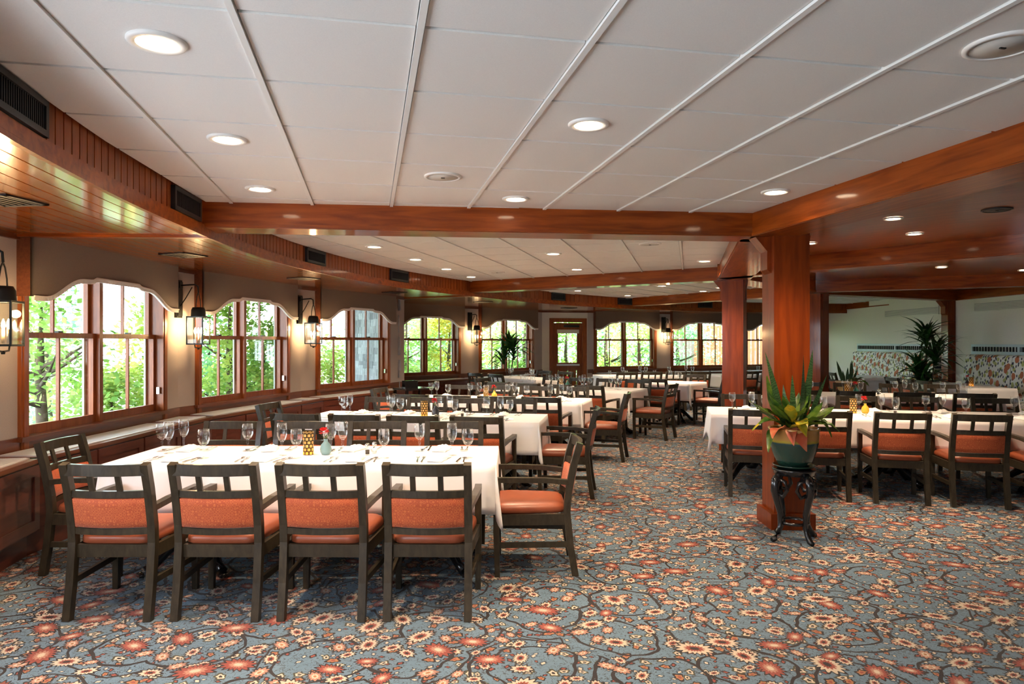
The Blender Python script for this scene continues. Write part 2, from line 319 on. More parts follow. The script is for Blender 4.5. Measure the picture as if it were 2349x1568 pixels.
# ------------------------------------------------------------------ mesh builder
class MB:
    def __init__(s): s.v = []; s.f = []; s.sm = []; s.uv = None
    def face(s, idx, smooth=False): s.f.append(tuple(idx)); s.sm.append(smooth)
    def hexa(s, c, smooth=False):          # 8 corners: bottom 4 ccw, top 4 ccw
        n = len(s.v); s.v += [tuple(p) for p in c]
        for q in ((0, 3, 2, 1), (4, 5, 6, 7), (0, 1, 5, 4), (1, 2, 6, 5), (2, 3, 7, 6), (3, 0, 4, 7)): s.face([n + i for i in q], smooth)
        return s
    def box(s, x0, x1, y0, y1, z0, z1):
        return s.hexa([(x0, y0, z0), (x1, y0, z0), (x1, y1, z0), (x0, y1, z0), (x0, y0, z1), (x1, y0, z1), (x1, y1, z1), (x0, y1, z1)])
    def bar(s, p, q, w, h, up=(0, 0, 1)):
        p = Vector(p); q = Vector(q); d = (q - p).normalized(); u = Vector(up)
        if abs(d.dot(u)) > .98: u = Vector((0, 1, 0))
        a = d.cross(u).normalized() * (w / 2); b = a.cross(d).normalized() * (h / 2)
        return s.hexa([p - a - b, p + a - b, q + a - b, q - a - b, p - a + b, p + a + b, q + a + b, q - a + b])
    def sweep(s, pts, w, h, up=(0, 0, 1), smooth=False, taper=None):   # rectangular section along a polyline
        n0 = len(s.v); pts = [Vector(p) for p in pts]; k = len(pts)
        for i, p in enumerate(pts):
            d = (pts[min(i + 1, k - 1)] - pts[max(i - 1, 0)]).normalized()
            u = Vector(up); a = d.cross(u).normalized(); b = a.cross(d).normalized()
            t = taper[i] if taper else 1.
            for sx, sy in ((-1, -1), (1, -1), (1, 1), (-1, 1)): s.v.append(tuple(p + a * (sx * w / 2 * t) + b * (sy * h / 2 * t)))
        for i in range(k - 1):
            for j in range(4):
                a0 = n0 + i * 4 + j; a1 = n0 + i * 4 + (j + 1) % 4; s.face((a0, a1, a1 + 4, a0 + 4), smooth)
        s.face([n0 + 3, n0 + 2, n0 + 1, n0]); e = n0 + (k - 1) * 4; s.face([e, e + 1, e + 2, e + 3]); return s
    def tube(s, pts, r, n=8, cap=True):
        n0 = len(s.v); pts = [Vector(p) for p in pts]; k = len(pts)
        rs = r if isinstance(r, (list, tuple)) else [r] * k
        ref = Vector((.31, .17, .93)).normalized()
        for i, p in enumerate(pts):
            d = (pts[min(i + 1, k - 1)] - pts[max(i - 1, 0)]).normalized()
            rf = ref if abs(d.dot(ref)) < .95 else Vector((1, 0, 0))
            a = d.cross(rf).normalized(); b = d.cross(a).normalized()
            for j in range(n):
                t = 2 * PI * j / n; s.v.append(tuple(p + (a * math.cos(t) + b * math.sin(t)) * rs[i]))
        for i in range(k - 1):
            for j in range(n):
                a0 = n0 + i * n + j; a1 = n0 + i * n + (j + 1) % n; s.face((a0, a1, a1 + n, a0 + n), True)
        if cap: s.face([n0 + j for j in range(n)][::-1]); s.face([n0 + (k - 1) * n + j for j in range(n)])
        return s
    def lathe(s, prof, n=16, c=(0, 0, 0), cap0=True, cap1=True, smooth=True):
        n0 = len(s.v); k = len(prof)
        for r, z in prof:
            for j in range(n):
                t = 2 * PI * j / n; s.v.append((c[0] + r * math.cos(t), c[1] + r * math.sin(t), c[2] + z))
        for i in range(k - 1):
            for j in range(n):
                a0 = n0 + i * n + j; a1 = n0 + i * n + (j + 1) % n; s.face((a0, a1, a1 + n, a0 + n), smooth)
        if cap0: s.face([n0 + j for j in range(n)][::-1])
        if cap1: s.face([n0 + (k - 1) * n + j for j in range(n)])
        return s
    def prism(s, poly, z0, z1):            # horizontal polygon (ccw) extruded in z
        n0 = len(s.v); k = len(poly)
        s.v += [(p[0], p[1], z0) for p in poly] + [(p[0], p[1], z1) for p in poly]
        s.face([n0 + i for i in range(k)][::-1]); s.face([n0 + k + i for i in range(k)])
        for i in range(k): j = (i + 1) % k; s.face((n0 + i, n0 + j, n0 + k + j, n0 + k + i))
        return s
    def grid(s, P, smooth=True):           # rows of points
        n0 = len(s.v); r = len(P); c = len(P[0])
        for row in P: s.v += [tuple(p) for p in row]
        for i in range(r - 1):
            for j in range(c - 1): a = n0 + i * c + j; s.face((a, a + 1, a + c + 1, a + c), smooth)
        return s
    def mesh(s, name, mat=None):
        me = bpy.data.meshes.new(name); me.from_pydata(s.v, [], s.f); me.polygons.foreach_set('use_smooth', s.sm)
        if mat is not None: me.materials.append(M[mat] if isinstance(mat, str) else mat)
        me.update(); return me
def obj(name, mb, mat=None, parent=None, loc=None, rz=None, kind=None, label=None, cat=None, group=None):
    me = mb.mesh(name, mat) if isinstance(mb, MB) else mb
    o = bpy.data.objects.new(name, me); COL.objects.link(o)
    if parent is not None: o.parent = parent
    if loc is not None: o.location = loc
    if rz is not None: o.rotation_euler = (0, 0, rz)
    tag(o, label, cat, group, kind); return o
def tag(o, label=None, cat=None, group=None, kind=None):
    if label: o['label'] = label
    if cat: o['category'] = cat
    if group: o['group'] = group
    if kind: o['kind'] = kind
    return o
def thing(name, loc=(0, 0, 0), rz=0, label=None, cat=None, group=None, kind=None):
    o = bpy.data.objects.new(name, None); COL.objects.link(o); o.empty_display_size = .1
    o.location = loc; o.rotation_euler = (0, 0, rz); return tag(o, label, cat, group, kind)
KIDS = {}
def copy_tree(o, parent=None):
    c = o.copy(); COL.objects.link(c); c.parent = parent
    for ch in o.children: copy_tree(ch, c)
    return c
def angz(v): return math.atan2(v[1], v[0])
def clip_poly(sub, clip):                  # Sutherland-Hodgman, clip convex ccw
    out = list(sub)
    for i in range(len(clip)):
        a = clip[i]; b = clip[(i + 1) % len(clip)]; inp = out; out = []
        if not inp: return []
        def ins(p): return (b[0] - a[0]) * (p[1] - a[1]) - (b[1] - a[1]) * (p[0] - a[0]) >= -1e-9
        def inter(p, q):
            x1, y1, x2, y2 = a[0], a[1], b[0], b[1]; x3, y3, x4, y4 = p[0], p[1], q[0], q[1]
            den = (x1 - x2) * (y3 - y4) - (y1 - y2) * (x3 - x4)
            if abs(den) < 1e-12: return q
            t = ((x1 - x3) * (y3 - y4) - (y1 - y3) * (x3 - x4)) / den
            return (x1 + t * (x2 - x1), y1 + t * (y2 - y1))
        p = inp[-1]
        for q in inp:
            if ins(q):
                if not ins(p): out.append(inter(p, q))
                out.append(q)
            elif ins(p): out.append(inter(p, q))
            p = q
    return out
def area(poly): return sum(poly[i][0] * poly[(i + 1) % len(poly)][1] - poly[(i + 1) % len(poly)][0] * poly[i][1] for i in range(len(poly))) / 2

# ================================================================== SETTING
Z_CEIL = 2.60; Z_BEAM = 2.40; Z_SOF = 2.345
FAS = [(-.30, -2.9), (-.80, -1.0), (-1.14, .6), (-1.33, 2.0), (-1.39, 3.03), (-1.385, 3.66), (-1.36, 4.26), (-1.32, 4.77), (-1.25, 5.4), (-1.21, 5.77),
       (-1.09, 6.59), (-.89, 7.48), (-.65, 8.22), (-.35, 8.97), (-.01, 9.68), (.30, 10.24), (.65, 10.80), (1.22, 11.58), (1.75, 12.2),
       (2.74, 13.35), (3.78, 14.42), (5.01, 15.38), (6.05, 16.03), (6.99, 16.52), (7.91, 16.87), (9.56, 17.21), (11.2, 17.35), (13.1, 17.35)]
IA1, IA2, IA3 = 9, 18, 22
def cr(p0, p1, p2, p3, t):
    return tuple(.5 * (2 * p1[i] + (p2[i] - p0[i]) * t + (2 * p0[i] - 5 * p1[i] + 4 * p2[i] - p3[i]) * t * t + (3 * p1[i] - p0[i] - 3 * p2[i] + p3[i]) * t ** 3) for i in (0, 1))
def dense(i0, i1, n=6):
    out = []
    for i in range(i0, i1):
        P = [FAS[max(0, i - 1)], FAS[i], FAS[i + 1], FAS[min(len(FAS) - 1, i + 2)]]
        for k in range(n): out.append(cr(*P, k / n))
    out.append(FAS[i1]); return out
def resample(pts, step):
    L = [0]
    for a, b in zip(pts, pts[1:]): L.append(L[-1] + math.dist(a, b))
    n = max(1, round(L[-1] / step)); out = []; j = 0
    for k in range(n + 1):
        s = L[-1] * k / n
        while j < len(pts) - 2 and L[j + 1] < s: j += 1
        t = (s - L[j]) / max(1e-9, L[j + 1] - L[j]); out.append((pts[j][0] + (pts[j + 1][0] - pts[j][0]) * t, pts[j][1] + (pts[j + 1][1] - pts[j][1]) * t))
    return out
def offs(pts, d):                           # outward (left of travel direction) offset
    out = []
    for i, p in enumerate(pts):
        a = pts[max(0, i - 1)]; b = pts[min(len(pts) - 1, i + 1)]; e = Vector((b[0] - a[0], b[1] - a[1])).normalized()
        out.append((p[0] - e.y * d, p[1] + e.x * d))
    return out
BAYS = [(0, IA1), (IA1, IA2), (IA2, IA3), (IA3, len(FAS) - 1)]
SOFW = [1.75, 1.62, 2.75, 2.1]

# floor
g = MB(); g.box(-6, 17, -5, 21, -.12, 0)
obj('floor', g, 'carpet', kind='structure', label='blue and rust floral patterned carpet floor', cat='floor')

# ceiling slab + tiles + bars
PC1 = Vector((3.28, 5.36)); PC2 = Vector((5.06, 9.13)); PC3 = Vector((8.06, 11.55)); PC4 = Vector((12.25, 12.72)); PC0 = Vector((3.28, -3.2))
slab = MB(); slab.prism([(-4.6, -3.4), (17, -3.4), (17, 21), (-4.6, 21)], 2.635, 2.80)
ceil = obj('ceiling', slab, 'bar', kind='structure', label='suspended white tile ceiling in radial bays between pine beams', cat='ceiling')
def bay_poly(i0, i1, inner):
    p = dense(i0, i1, 4) + inner
    if area(p) < 0: p = p[::-1]
    return p
A1 = Vector(FAS[IA1]); A2 = Vector(FAS[IA2]); A3 = Vector(FAS[IA3])
B = [(bay_poly(0, IA1, [tuple(PC1), tuple(PC0)]), 0.0, (.17, 3.0)),
     (bay_poly(IA1, IA2, [tuple(PC2), tuple(PC1)]), 25.7, (-.01, 7.12)),
     (bay_poly(IA2, IA3, [tuple(PC3), tuple(PC2)]), 50.5, (5.14, 12.44)),
     (bay_poly(IA3, len(FAS) - 1, [tuple(PC4), tuple(PC3)]), 77., (8.0, 14.0))]
for poly, deg, org in B:
    a = math.radians(deg); e1 = Vector((math.cos(a), -math.sin(a))); e2 = Vector((math.sin(a), math.cos(a))); o = Vector(org)
    ws, wt = .6, .613
    ss = [(Vector(p) - o).dot(e1) for p in poly]; ts = [(Vector(p) - o).dot(e2) for p in poly]
    def W2(s, t): q = o + e1 * s + e2 * t; return (q.x, q.y)
    for i in range(math.floor(min(ss) / ws), math.ceil(max(ss) / ws)):
        for j in range(math.floor(min(ts) / wt), math.ceil(max(ts) / wt)):
            gp = .011
            gs = .016; sq = [W2(i * ws + gs, j * wt + gp), W2((i + 1) * ws - gs, j * wt + gp), W2((i + 1) * ws - gs, (j + 1) * wt - gp), W2(i * ws + gs, (j + 1) * wt - gp)]
            if area(sq) < 0: sq = sq[::-1]
            c = clip_poly(sq, poly)
            if len(c) >= 3 and area(c) > .004:
                obj('ceiling_tile', MB().prism(c, Z_CEIL - .006, Z_CEIL + .022), 'tile', ceil)
    for i in range(math.floor(min(ss) / ws), math.ceil(max(ss) / ws) + 1):
        sq = [W2(i * ws - .012, min(ts) - 1), W2(i * ws + .012, min(ts) - 1), W2(i * ws + .012, max(ts) + 1), W2(i * ws - .012, max(ts) + 1)]
        if area(sq) < 0: sq = sq[::-1]
        c = clip_poly(sq, poly)
        if len(c) >= 3 and area(c) > .003: obj('ceiling_grid_bar', MB().prism(c, Z_CEIL - .016, Z_CEIL + .02), 'bar', ceil)
    for j in range(math.floor(min(ts) / wt), math.ceil(max(ts) / wt) + 1):
        sq = [W2(min(ss) - 1, j * wt - .012), W2(max(ss) + 1, j * wt - .012), W2(max(ss) + 1, j * wt + .012), W2(min(ss) - 1, j * wt + .012)]
        if area(sq) < 0: sq = sq[::-1]
        c = clip_poly(sq, poly)
        if len(c) >= 3 and area(c) > .003: obj('ceiling_cross_bar', MB().prism(c, Z_CEIL + .014, Z_CEIL + .030), 'bar', ceil)
# dark wood inner ceiling, built with its boards along local x
wc = MB(); rot = math.radians(-58)
def inv(p): c, s = math.cos(-rot), math.sin(-rot); return (p[0] * c - p[1] * s, p[0] * s + p[1] * c)
pw = [tuple(PC0), (17, -3.2), (17, 13.4), tuple(PC4), tuple(PC3), tuple(PC2), tuple(PC1)]
wc.prism([inv(p) for p in pw], 2.60, 2.634)
obj('ceiling', wc, 'woodceil', rz=rot, kind='structure', label='dark varnished beadboard ceiling over the inner dining area', cat='ceiling')

# soffit with curved planks, fascia with bead boards
sof = thing('soffit', label='glossy honey wood plank soffit curving above the windows', cat='soffit', kind='structure')
fas = thing('fascia', label='curved reddish beadboard fascia edging the tiled ceiling', cat='fascia', kind='structure')
for bi, (i0, i1) in enumerate(BAYS):
    pts = resample(dense(i0, i1), .35)
    wpl = .112; n = int(SOFW[bi] / wpl)
    for k in range(n):
        a = offs(pts, .03 + k * wpl); b = offs(pts, .03 + (k + 1) * wpl - .008)
        if bi == 1: a[-1] = tuple(Vector(a[-1])); 
        g = MB(); g.grid([[(p[0], p[1], Z_SOF) for p in b], [(p[0], p[1], Z_SOF) for p in a]], False)
        g.grid([[(p[0], p[1], Z_SOF + .014) for p in b], [(p[0], p[1], Z_SOF) for p in b]], False)
        g.grid([[(p[0], p[1], Z_SOF) for p in a], [(p[0], p[1], Z_SOF + .014) for p in a]], False)
        obj('soffit_plank', g, 'soffit', sof)
    g = MB(); g.grid([[(p[0], p[1], Z_SOF + .013) for p in offs(pts, SOFW[bi] + .05)], [(p[0], p[1], Z_SOF + .013) for p in pts]], False)
    obj('soffit_backing', g, 'soffit', sof)
    # fascia: lower board
    q = resample(dense(i0, i1), .2); qi = offs(q, .0); qo = offs(q, .03)
    g = MB()
    g.grid([[(p[0], p[1], Z_SOF - .012) for p in qo], [(p[0], p[1], Z_SOF - .012) for p in qi]], False)
    g.grid([[(p[0], p[1], Z_SOF - .012) for p in qi], [(p[0], p[1], 2.42) for p in qi]], False)
    g.grid([[(p[0], p[1], 2.42) for p in qi], [(p[0], p[1], 2.42) for p in qo]], False)
    g.grid([[(p[0], p[1], Z_SOF + .01) for p in qo], [(p[0], p[1], Z_SOF - .012) for p in qo]], False)
    obj('fascia_board', g, 'bead' if False else 'beam', fas)
    bb = resample(dense(i0, i1), .085 if bi < 2 else .17)
    bo = offs(bb, .018)
    for k in range(len(bo) - 1):
        p = Vector(bo[k]); q2 = Vector(bo[k + 1]); e = (q2 - p); L_ = e.length; e.normalize(); nrm = Vector((-e.y, e.x))
        g = MB(); p1 = p + e * .005; p2 = q2 - e * .005; p3 = p2 + nrm * .014; p4 = p1 + nrm * .014
        g.hexa([(p1.x, p1.y, 2.415), (p2.x, p2.y, 2.415), (p3.x, p3.y, 2.415), (p4.x, p4.y, 2.415), (p1.x, p1.y, 2.606), (p2.x, p2.y, 2.606), (p3.x, p3.y, 2.606), (p4.x, p4.y, 2.606)])
        obj('bead_board', g, 'bead', fas)
    g = MB(); qb = offs(q, .031); g.grid([[(p[0], p[1], 2.40) for p in qb], [(p[0], p[1], 2.63) for p in qb]], False)
    obj('fascia_backing', g, 'bead', fas)

# beams
def beam(p, q, w, label, z0=Z_BEAM, z1=2.628, lip=True):
    p = Vector(p[:2]); q = Vector(q[:2]); e = q - p; L_ = e.length
    t = thing('ceiling_beam', (p.x, p.y, 0), angz(e), label, 'beam', None, 'structure')
    obj('beam_timber', MB().box(0, L_, -w / 2, w / 2, z0, z1), 'beam', t)
    if lip:
        for s in (-1, 1):
            g = MB(); y = s * (w / 2 + .008)
            g.box(0, L_, y - .008, y + .008, z0 + .004, z0 + .03); obj('beam_moulding', g, 'beam', t)
    return t
def off_line(p, q, d):
    p = Vector(p[:2]); q = Vector(q[:2]); e = (q - p).normalized(); n = Vector((-e.y, e.x)) * d; return p + n, q + n
a, b = off_line((-1.24, 5.69), (3.11, 5.28), .15); beam(a, b + (b - a).normalized() * .35, .30, 'wide orange pine beam ending at the column behind the green pot')
a, b = off_line((1.72, 12.2), (4.92, 9.1), .15); beam(a, b, .30, 'pine beam running from the beadboard fascia to the second column')
a, b = off_line((6.22, 15.98), (7.72, 12.2), .15); beam(a, b, .30, 'pine beam nearest the far row of windows')
beam(PC0, PC1, .36, 'pine edge beam between white tiles and dark inner ceiling', Z_BEAM)
beam(PC1, PC2, .42, 'pine edge beam linking the potted-plant column with the next column')
beam(PC2, PC3, .42, 'pine edge beam linking the second and third columns')
beam(PC3, PC4, .30, 'pine beam from the third column to the banquette wall')
beam((12.2, 12.75), (11.15, 7.9), .22, 'pine beam along the top of the banquette wall', 2.40)
beam((12.35, 12.9), (13.5, 19.1), .22, 'narrow pine beam above the banquette by the far corner', 2.44)
d0 = (Vector((6.35, 5.80)) - Vector((5.27, 7.75))); a, b = off_line((5.27, 7.75), (6.35, 5.80), .12)
beam(a - d0.normalized() * 1.25, b + d0.normalized() * 5, .24, 'dark pine beam crossing the inner ceiling from the second column')
d1 = (Vector((9.98, 9.12)) - Vector((7.92, 10.7))); a, b = off_line((7.92, 10.7), (9.98, 9.12), .12)
beam(a - d1.normalized() * .5, b + d1.normalized() * 3, .24, 'dark pine beam crossing the inner ceiling from the third column')
# radial soffit joints
def joint(p, q):
    p = Vector(p); q = Vector(q); e = q - p
    t = obj('trim_1', MB().box(0, e.length, -.035, .035, Z_SOF - .016, Z_SOF + .004), 'beam', None, (p.x, p.y, 0), angz(e), 'structure', 'narrow wood joint strip across the plank soffit', 'trim', 'soffit joint strips')
joint(A1, (-2.98, 6.05)); joint(A2, (.60, 13.2)); joint(A3, (5.72, 17.95))

# columns
def column(c, rdeg, label, s=.29, plinth=True):
    t = thing('wooden_column', (c[0], c[1], 0), math.radians(rdeg), label, 'column', None, 'structure')
    h = s / 2
    g = MB(); g.box(-h, h, -h, h, 0, 2.42); obj('post', g, 'colwood', t)
    if plinth:
        for (x0, x1, y0, y1) in ((-h - .035, h + .035, -h - .035, -h), (-h - .035, h + .035, h, h + .035), (-h - .035, -h, -h, h), (h, h + .035, -h, h)):
            g = MB().box(x0, x1, y0, y1, 0, .13); obj('plinth_board', g, 'colwood', t)
    # haunch brackets flaring out under the beams on all four sides
    for k in range(3):
        a = k * PI / 2; e = Vector((math.cos(a), math.sin(a), 0)); f = Vector((-e.y, e.x, 0)); w = .085
        fl = .03 if k == 0 else .14; ofs = .012 if k == 0 else .035
        prof = [(h, 2.10), (h + ofs, 2.13), (h + ofs, 2.28), (h + fl, 2.41), (h, 2.41)]
        g = MB(); n0 = 0
        for sg in (-1, 1):
            for r_, z_ in prof: p = e * r_ + f * (w * sg); g.v.append((p.x, p.y, z_))
        g.face([4, 3, 2, 1, 0]); g.face([5, 6, 7, 8, 9])
        for i in range(5): j = (i + 1) % 5; g.face((i, j, 5 + j, 5 + i))
        obj('bracket', g, 'colwood', t)
    return t
M['colwood'] = wood('column_pine', (.15, .021, .0014), (.26, .042, .003), .45, .4, 2.0, (9, 9, .9), .0, spec=.2)
column((3.42, 5.31), -12.9, 'stout square pine column standing behind the green and tan pot')
column((5.10, 9.17), -38.6, 'pine column at the corner where two edge beams meet')
column((8.05, 11.5), -64.3, 'pine column beside the smaller snake plant')
column((12.12, 12.78), -13, 'pine half column against the banquette wall', .24)

# ------------------------------------------------------------------ walls and windows
WC = Vector((10.9, 4.1)); RW = 13.7
def PW(arc): a = PI - arc / RW; return Vector((WC.x + RW * math.cos(a), WC.y + RW * math.sin(a)))
Z_WALL = 2.62; WT = .16
WIN_Z0, WIN_Z1 = .80, 2.22
def build_valance(par, x0, x1):
    n = 60; pts = []
    def zprof(t):
        t = abs(t - .5) * 2      # 0 centre .. 1 edge
        if t < .30: return 2.085
        if t < .34: return 2.085 - (t - .30) / .04 * .022
        if t < .46: return 2.063 - (t - .34) / .12 * .006
        if t < .90:
            s = (t - .46) / .44; return 2.057 - (1 - math.cos(s * PI)) / 2 * .177
        return 1.88
    xs = [x0 + (x1 - x0) * i / n for i in range(n + 1)]; zs = [zprof(i / n) for i in range(n + 1)]
    g = MB(); yf, yb = -.135, -.105
    for y in (yf, yb):
        g.v += [(x, y, Z_SOF + .005) for x in xs] + [(x, y, z) for x, z in zip(xs, zs)]
    k = n + 1
    for i in range(n):
        g.face((i, k + i, k + i + 1, i + 1)); g.face((2 * k + i + 1, 3 * k + i + 1, 3 * k + i, 2 * k + i)); g.face((k + i, 3 * k + i, 3 * k + i + 1, k + i + 1))
    v = obj('valance', g, 'valance', par, label='taupe scalloped valance')
    for a, b in ((x0, x0 + .02), (x1 - .02, x1)): obj('valance_return', MB().box(a, b, yb, 0, 1.88, Z_SOF), 'sill', v)
    g = MB(); y0 = yf - .004
    for i in range(n):
        for jj in range(3):
            t0 = (i + jj / 3) / n; t1 = (i + jj / 3 + .24) / n
            xa = x0 + (x1 - x0) * t0; xb = x0 + (x1 - x0) * t1; za = zs[i] + (zs[i + 1] - zs[i]) * jj / 3
            g.box(xa, xb, y0, yf + .02, za - .032, za - .002)
    for i in range(n): g.bar((xs[i], y0, zs[i]), (xs[i + 1], y0, zs[i + 1]), .012, .012)
    obj('fringe', g, 'fringe', v, kind='stuff', label='white bead fringe')
M['fringe'] = pm('white_fringe', (.82, .80, .78), .7)
def window(idx, par_t, x0, x1, label, valance=True):
    """local frame: x along wall, +y outwards, casing from x0 to x1"""
    t = thing('window_%d' % idx, kind='structure', label=label, cat='window'); t.matrix_world = par_t
    cw = .085; d0, d1 = .0, .15
    for nm, (a, b) in (('casing', (x0, x0 + cw)), ('casing', (x1 - cw, x1))):
        g = MB(); g.box(a, b, -.03, .0, .70, Z_SOF); g.box(a + .02, b - .02, -.038, -.03, .70, Z_SOF); obj('casing', g, 'trim', t)
    for a, b in ((x0 + cw - .022, x0 + cw), (x1 - cw, x1 - cw + .022)):
        g = MB(); g.box(a, b, 0, d1 + .02, WIN_Z0 - .03, WIN_Z1 + .02)
        obj('jamb', g, 'trim', t)
    obj('head_jamb', MB().box(x0 + cw - .02, x1 - cw + .02, 0, d1 + .02, WIN_Z1, WIN_Z1 + .03), 'trim', t)
    obj('window_stool', MB().box(x0 - .03, x1 + .03, -.06, d1 + .03, WIN_Z0 - .035, WIN_Z0), 'sill', t)
    obj('window_apron', MB().box(x0, x1, -.025, -.0, WIN_Z0 - .12, WIN_Z0 - .035), 'sill', t)
    a0, a1 = x0 + cw, x1 - cw; mid = (a0 + a1) / 2; mw = .052
    obj('mullion', MB().box(mid - mw / 2, mid + mw / 2, .02, d1 + .02, WIN_Z0, WIN_Z1), 'trim', t)
    st = .042; zm = 1.585
    for (s0, s1) in ((a0, mid - mw / 2), (mid + mw / 2, a1)):
        for nm, z0, z1, y in (('lower_sash', WIN_Z0, zm + .022, .055), ('upper_sash', zm - .022, WIN_Z1, .105)):
            g = MB(); br = .07 if nm[0] == 'l' else .045; tr = .045
            g.box(s0, s0 + st, y, y + .04, z0, z1); g.box(s1 - st, s1, y, y + .04, z0, z1)
            g.box(s0 + st, s1 - st, y, y + .04, z0, z0 + (br if nm[0] == 'l' else .044)); g.box(s0 + st, s1 - st, y, y + .04, z1 - tr, z1)
            sa = obj(nm, g, 'trim', t)
            c = (s0 + s1) / 2
            obj('muntin', MB().box(c - .010, c + .010, y + .006, y + .034, z0 + (br if nm[0] == 'l' else .044), z1 - tr), 'trim', sa)
            zb = z0 + (br if nm[0] == 'l' else .044)
            for (p0, p1) in ((s0 + st, c - .010), (c + .010, s1 - st)):
                obj('pane', MB().box(p0, p1, y + .018, y + .022, zb, z1 - tr), 'pane', sa)
            if nm[0] == 'l':
                obj('sash_lock', MB().box(c - .03, c + .03, y - .004, y + .03, z1, z1 + .016), 'darkmetal', sa)
        # pale exterior track seen at the edges
        obj('exterior_track', MB().box(s1 - .03, s1, .146, .165, WIN_Z0, WIN_Z1), 'sash', t)
    obj('shade_clip', MB().box(x1 - cw - .03, x1 - cw - .012, .0, .03, .98, 1.05), 'chrome', t)
    if valance: build_valance(t, x0 - .01, x1 + .03)
    return t
def frame(p, q):
    e = Vector(q) - Vector(p); a = angz(e)
    return Matrix.Translation((p[0], p[1], 0)) @ Matrix.Rotation(a, 4, 'Z'), e.length
# local +y must point outdoors: travel direction has outdoors on the left
def wall_facet(p, q, wins, name, label, mat='wall', z1=Z_WALL, holes=None):
    Mx, Ln = frame(p, q)
    g = MB(); x = 0; cw = .085
    hs = sorted([(a + cw - .01, b - cw + .01, WIN_Z0 - .02, WIN_Z1 + .01) for a, b in wins] + (holes or []))
    for (a, b, za, zb) in hs:
        g.box(x, a, 0, WT, 0, z1); 
        if za > 0: g.box(a, b, 0, WT, 0, za)
        g.box(a, b, 0, WT, zb, z1); x = b
    g.box(x, Ln, 0, WT, 0, z1)
    o = obj(name, g, mat, kind='structure', label=label, cat='wall'); o.matrix_world = Mx
    # wood rails framing the wall panels (base rail) and crown
    g = MB().box(0, Ln, -.028, 0, Z_SOF - .035, Z_SOF); obj('crown_trim', g, 'sill', o)
    edges = [0] + [v for a, b in wins for v in (a, b)] + [Ln]
    for a, b in zip(edges[::2], edges[1::2]):
        if b - a > .05 and not holes: obj('panel_rail', MB().box(a, b, -.022, 0, .70, .80), 'sill', o)
    return Mx, Ln, o
def arcx(p, q, arc):
    e = (Vector(q) - Vector(p)).normalized(); return (PW(arc) - Vector(p)).dot(e)
nodes = [-1.2, 1.55, 4.41, 7.09, 9.92]
wins = [(1.92, 4.12), (4.70, 6.75), (7.43, 9.42)]
FACETS = []
names = ['plain wall panel at the window corner with a lantern sconce', 'fabric wall around the window beside the panelled cabinet', 'fabric wall around the middle curved-bay window', 'fabric wall around the window overlooking the shingles']
wl = ['double hung window nearest the panelled cabinet, big tree outside', 'double hung window between two lantern sconces on the curved wall', 'double hung window with grey shingles seen through its sash']
for i in range(4):
    p, q = PW(nodes[i]), PW(nodes[i + 1])
    ws = [] if i == 0 else [(arcx(p, q, wins[i - 1][0]), arcx(p, q, wins[i - 1][1]))]
    Mx, Ln, o = wall_facet(p, q, ws, 'wall_left', names[i])
    FACETS.append((p, q, Mx, Ln))
    if i: window(i, Mx, ws[0][0], ws[0][1], wl[i - 1])
for a_, b_, l_ in ((-4.3, -1.2, 'fabric window-side wall before the corner lantern sconce'), (-7.6, -4.3, 'fabric window-side wall by the rear of the room')):
    wall_facet(PW(a_), PW(b_), [], 'wall_left', l_)
# return wall with shingles outside
P_end = PW(9.92); P_ret = Vector((-.10, 14.42))
B0 = P_ret; B1 = Vector((4.47, 18.0)); D1 = Vector((5.72, 17.98)); E1 = Vector((13.45, 19.16)); S1 = Vector((11.15, 7.8))
Mr, Lr, wr = wall_facet(P_end, P_ret, [], 'wall_return', 'short return wall clad outside in grey shingles')
sh = MB()
for w_ in (0, 1, 2):
    pass
row = 0; z = -.6
SHM = [MB().hexa([(0, -.006, 0), (w_, -.006, 0), (w_, .022, 0), (0, .022, 0), (0, -.006, .19), (w_, -.006, .19), (w_, .002, .19), (0, .002, .19)]).mesh('shingle', 'shingle') for w_ in (.11, .14, .17)]
while z < 2.9:
    x = -.05 - random.random() * .1
    while x < Lr + .1:
        k = random.randrange(3); o = obj('shingle', SHM[k], None, wr, (x, WT + .004 + random.random() * .006, z + random.uniform(-.008, .008)))
        o.rotation_euler = (math.radians(-4), 0, 0); x += (.115, .145, .175)[k]
    z += .135
dv = (B1 - B0).normalized()
def lx(u, p, q): return (hit(u, p, q) - Vector(p)).dot((Vector(q) - Vector(p)).normalized())
w4 = (lx(1055, B0, B1) - 2.05, lx(1055, B0, B1)); w5 = (lx(1098, B0, B1), lx(1098, B0, B1) + 2.08)
Mx, Ln, o = wall_facet(B0, B1, [w4, w5], 'wall_back', 'fabric wall of the deep bay with two windows and a tall dracaena'); FACETS.append((B0, B1, Mx, Ln))
window(4, Mx, *w4, 'double hung window next to the return corner, yellowing trees outside')
window(5, Mx, *w5, 'double hung window behind the tall dracaena')
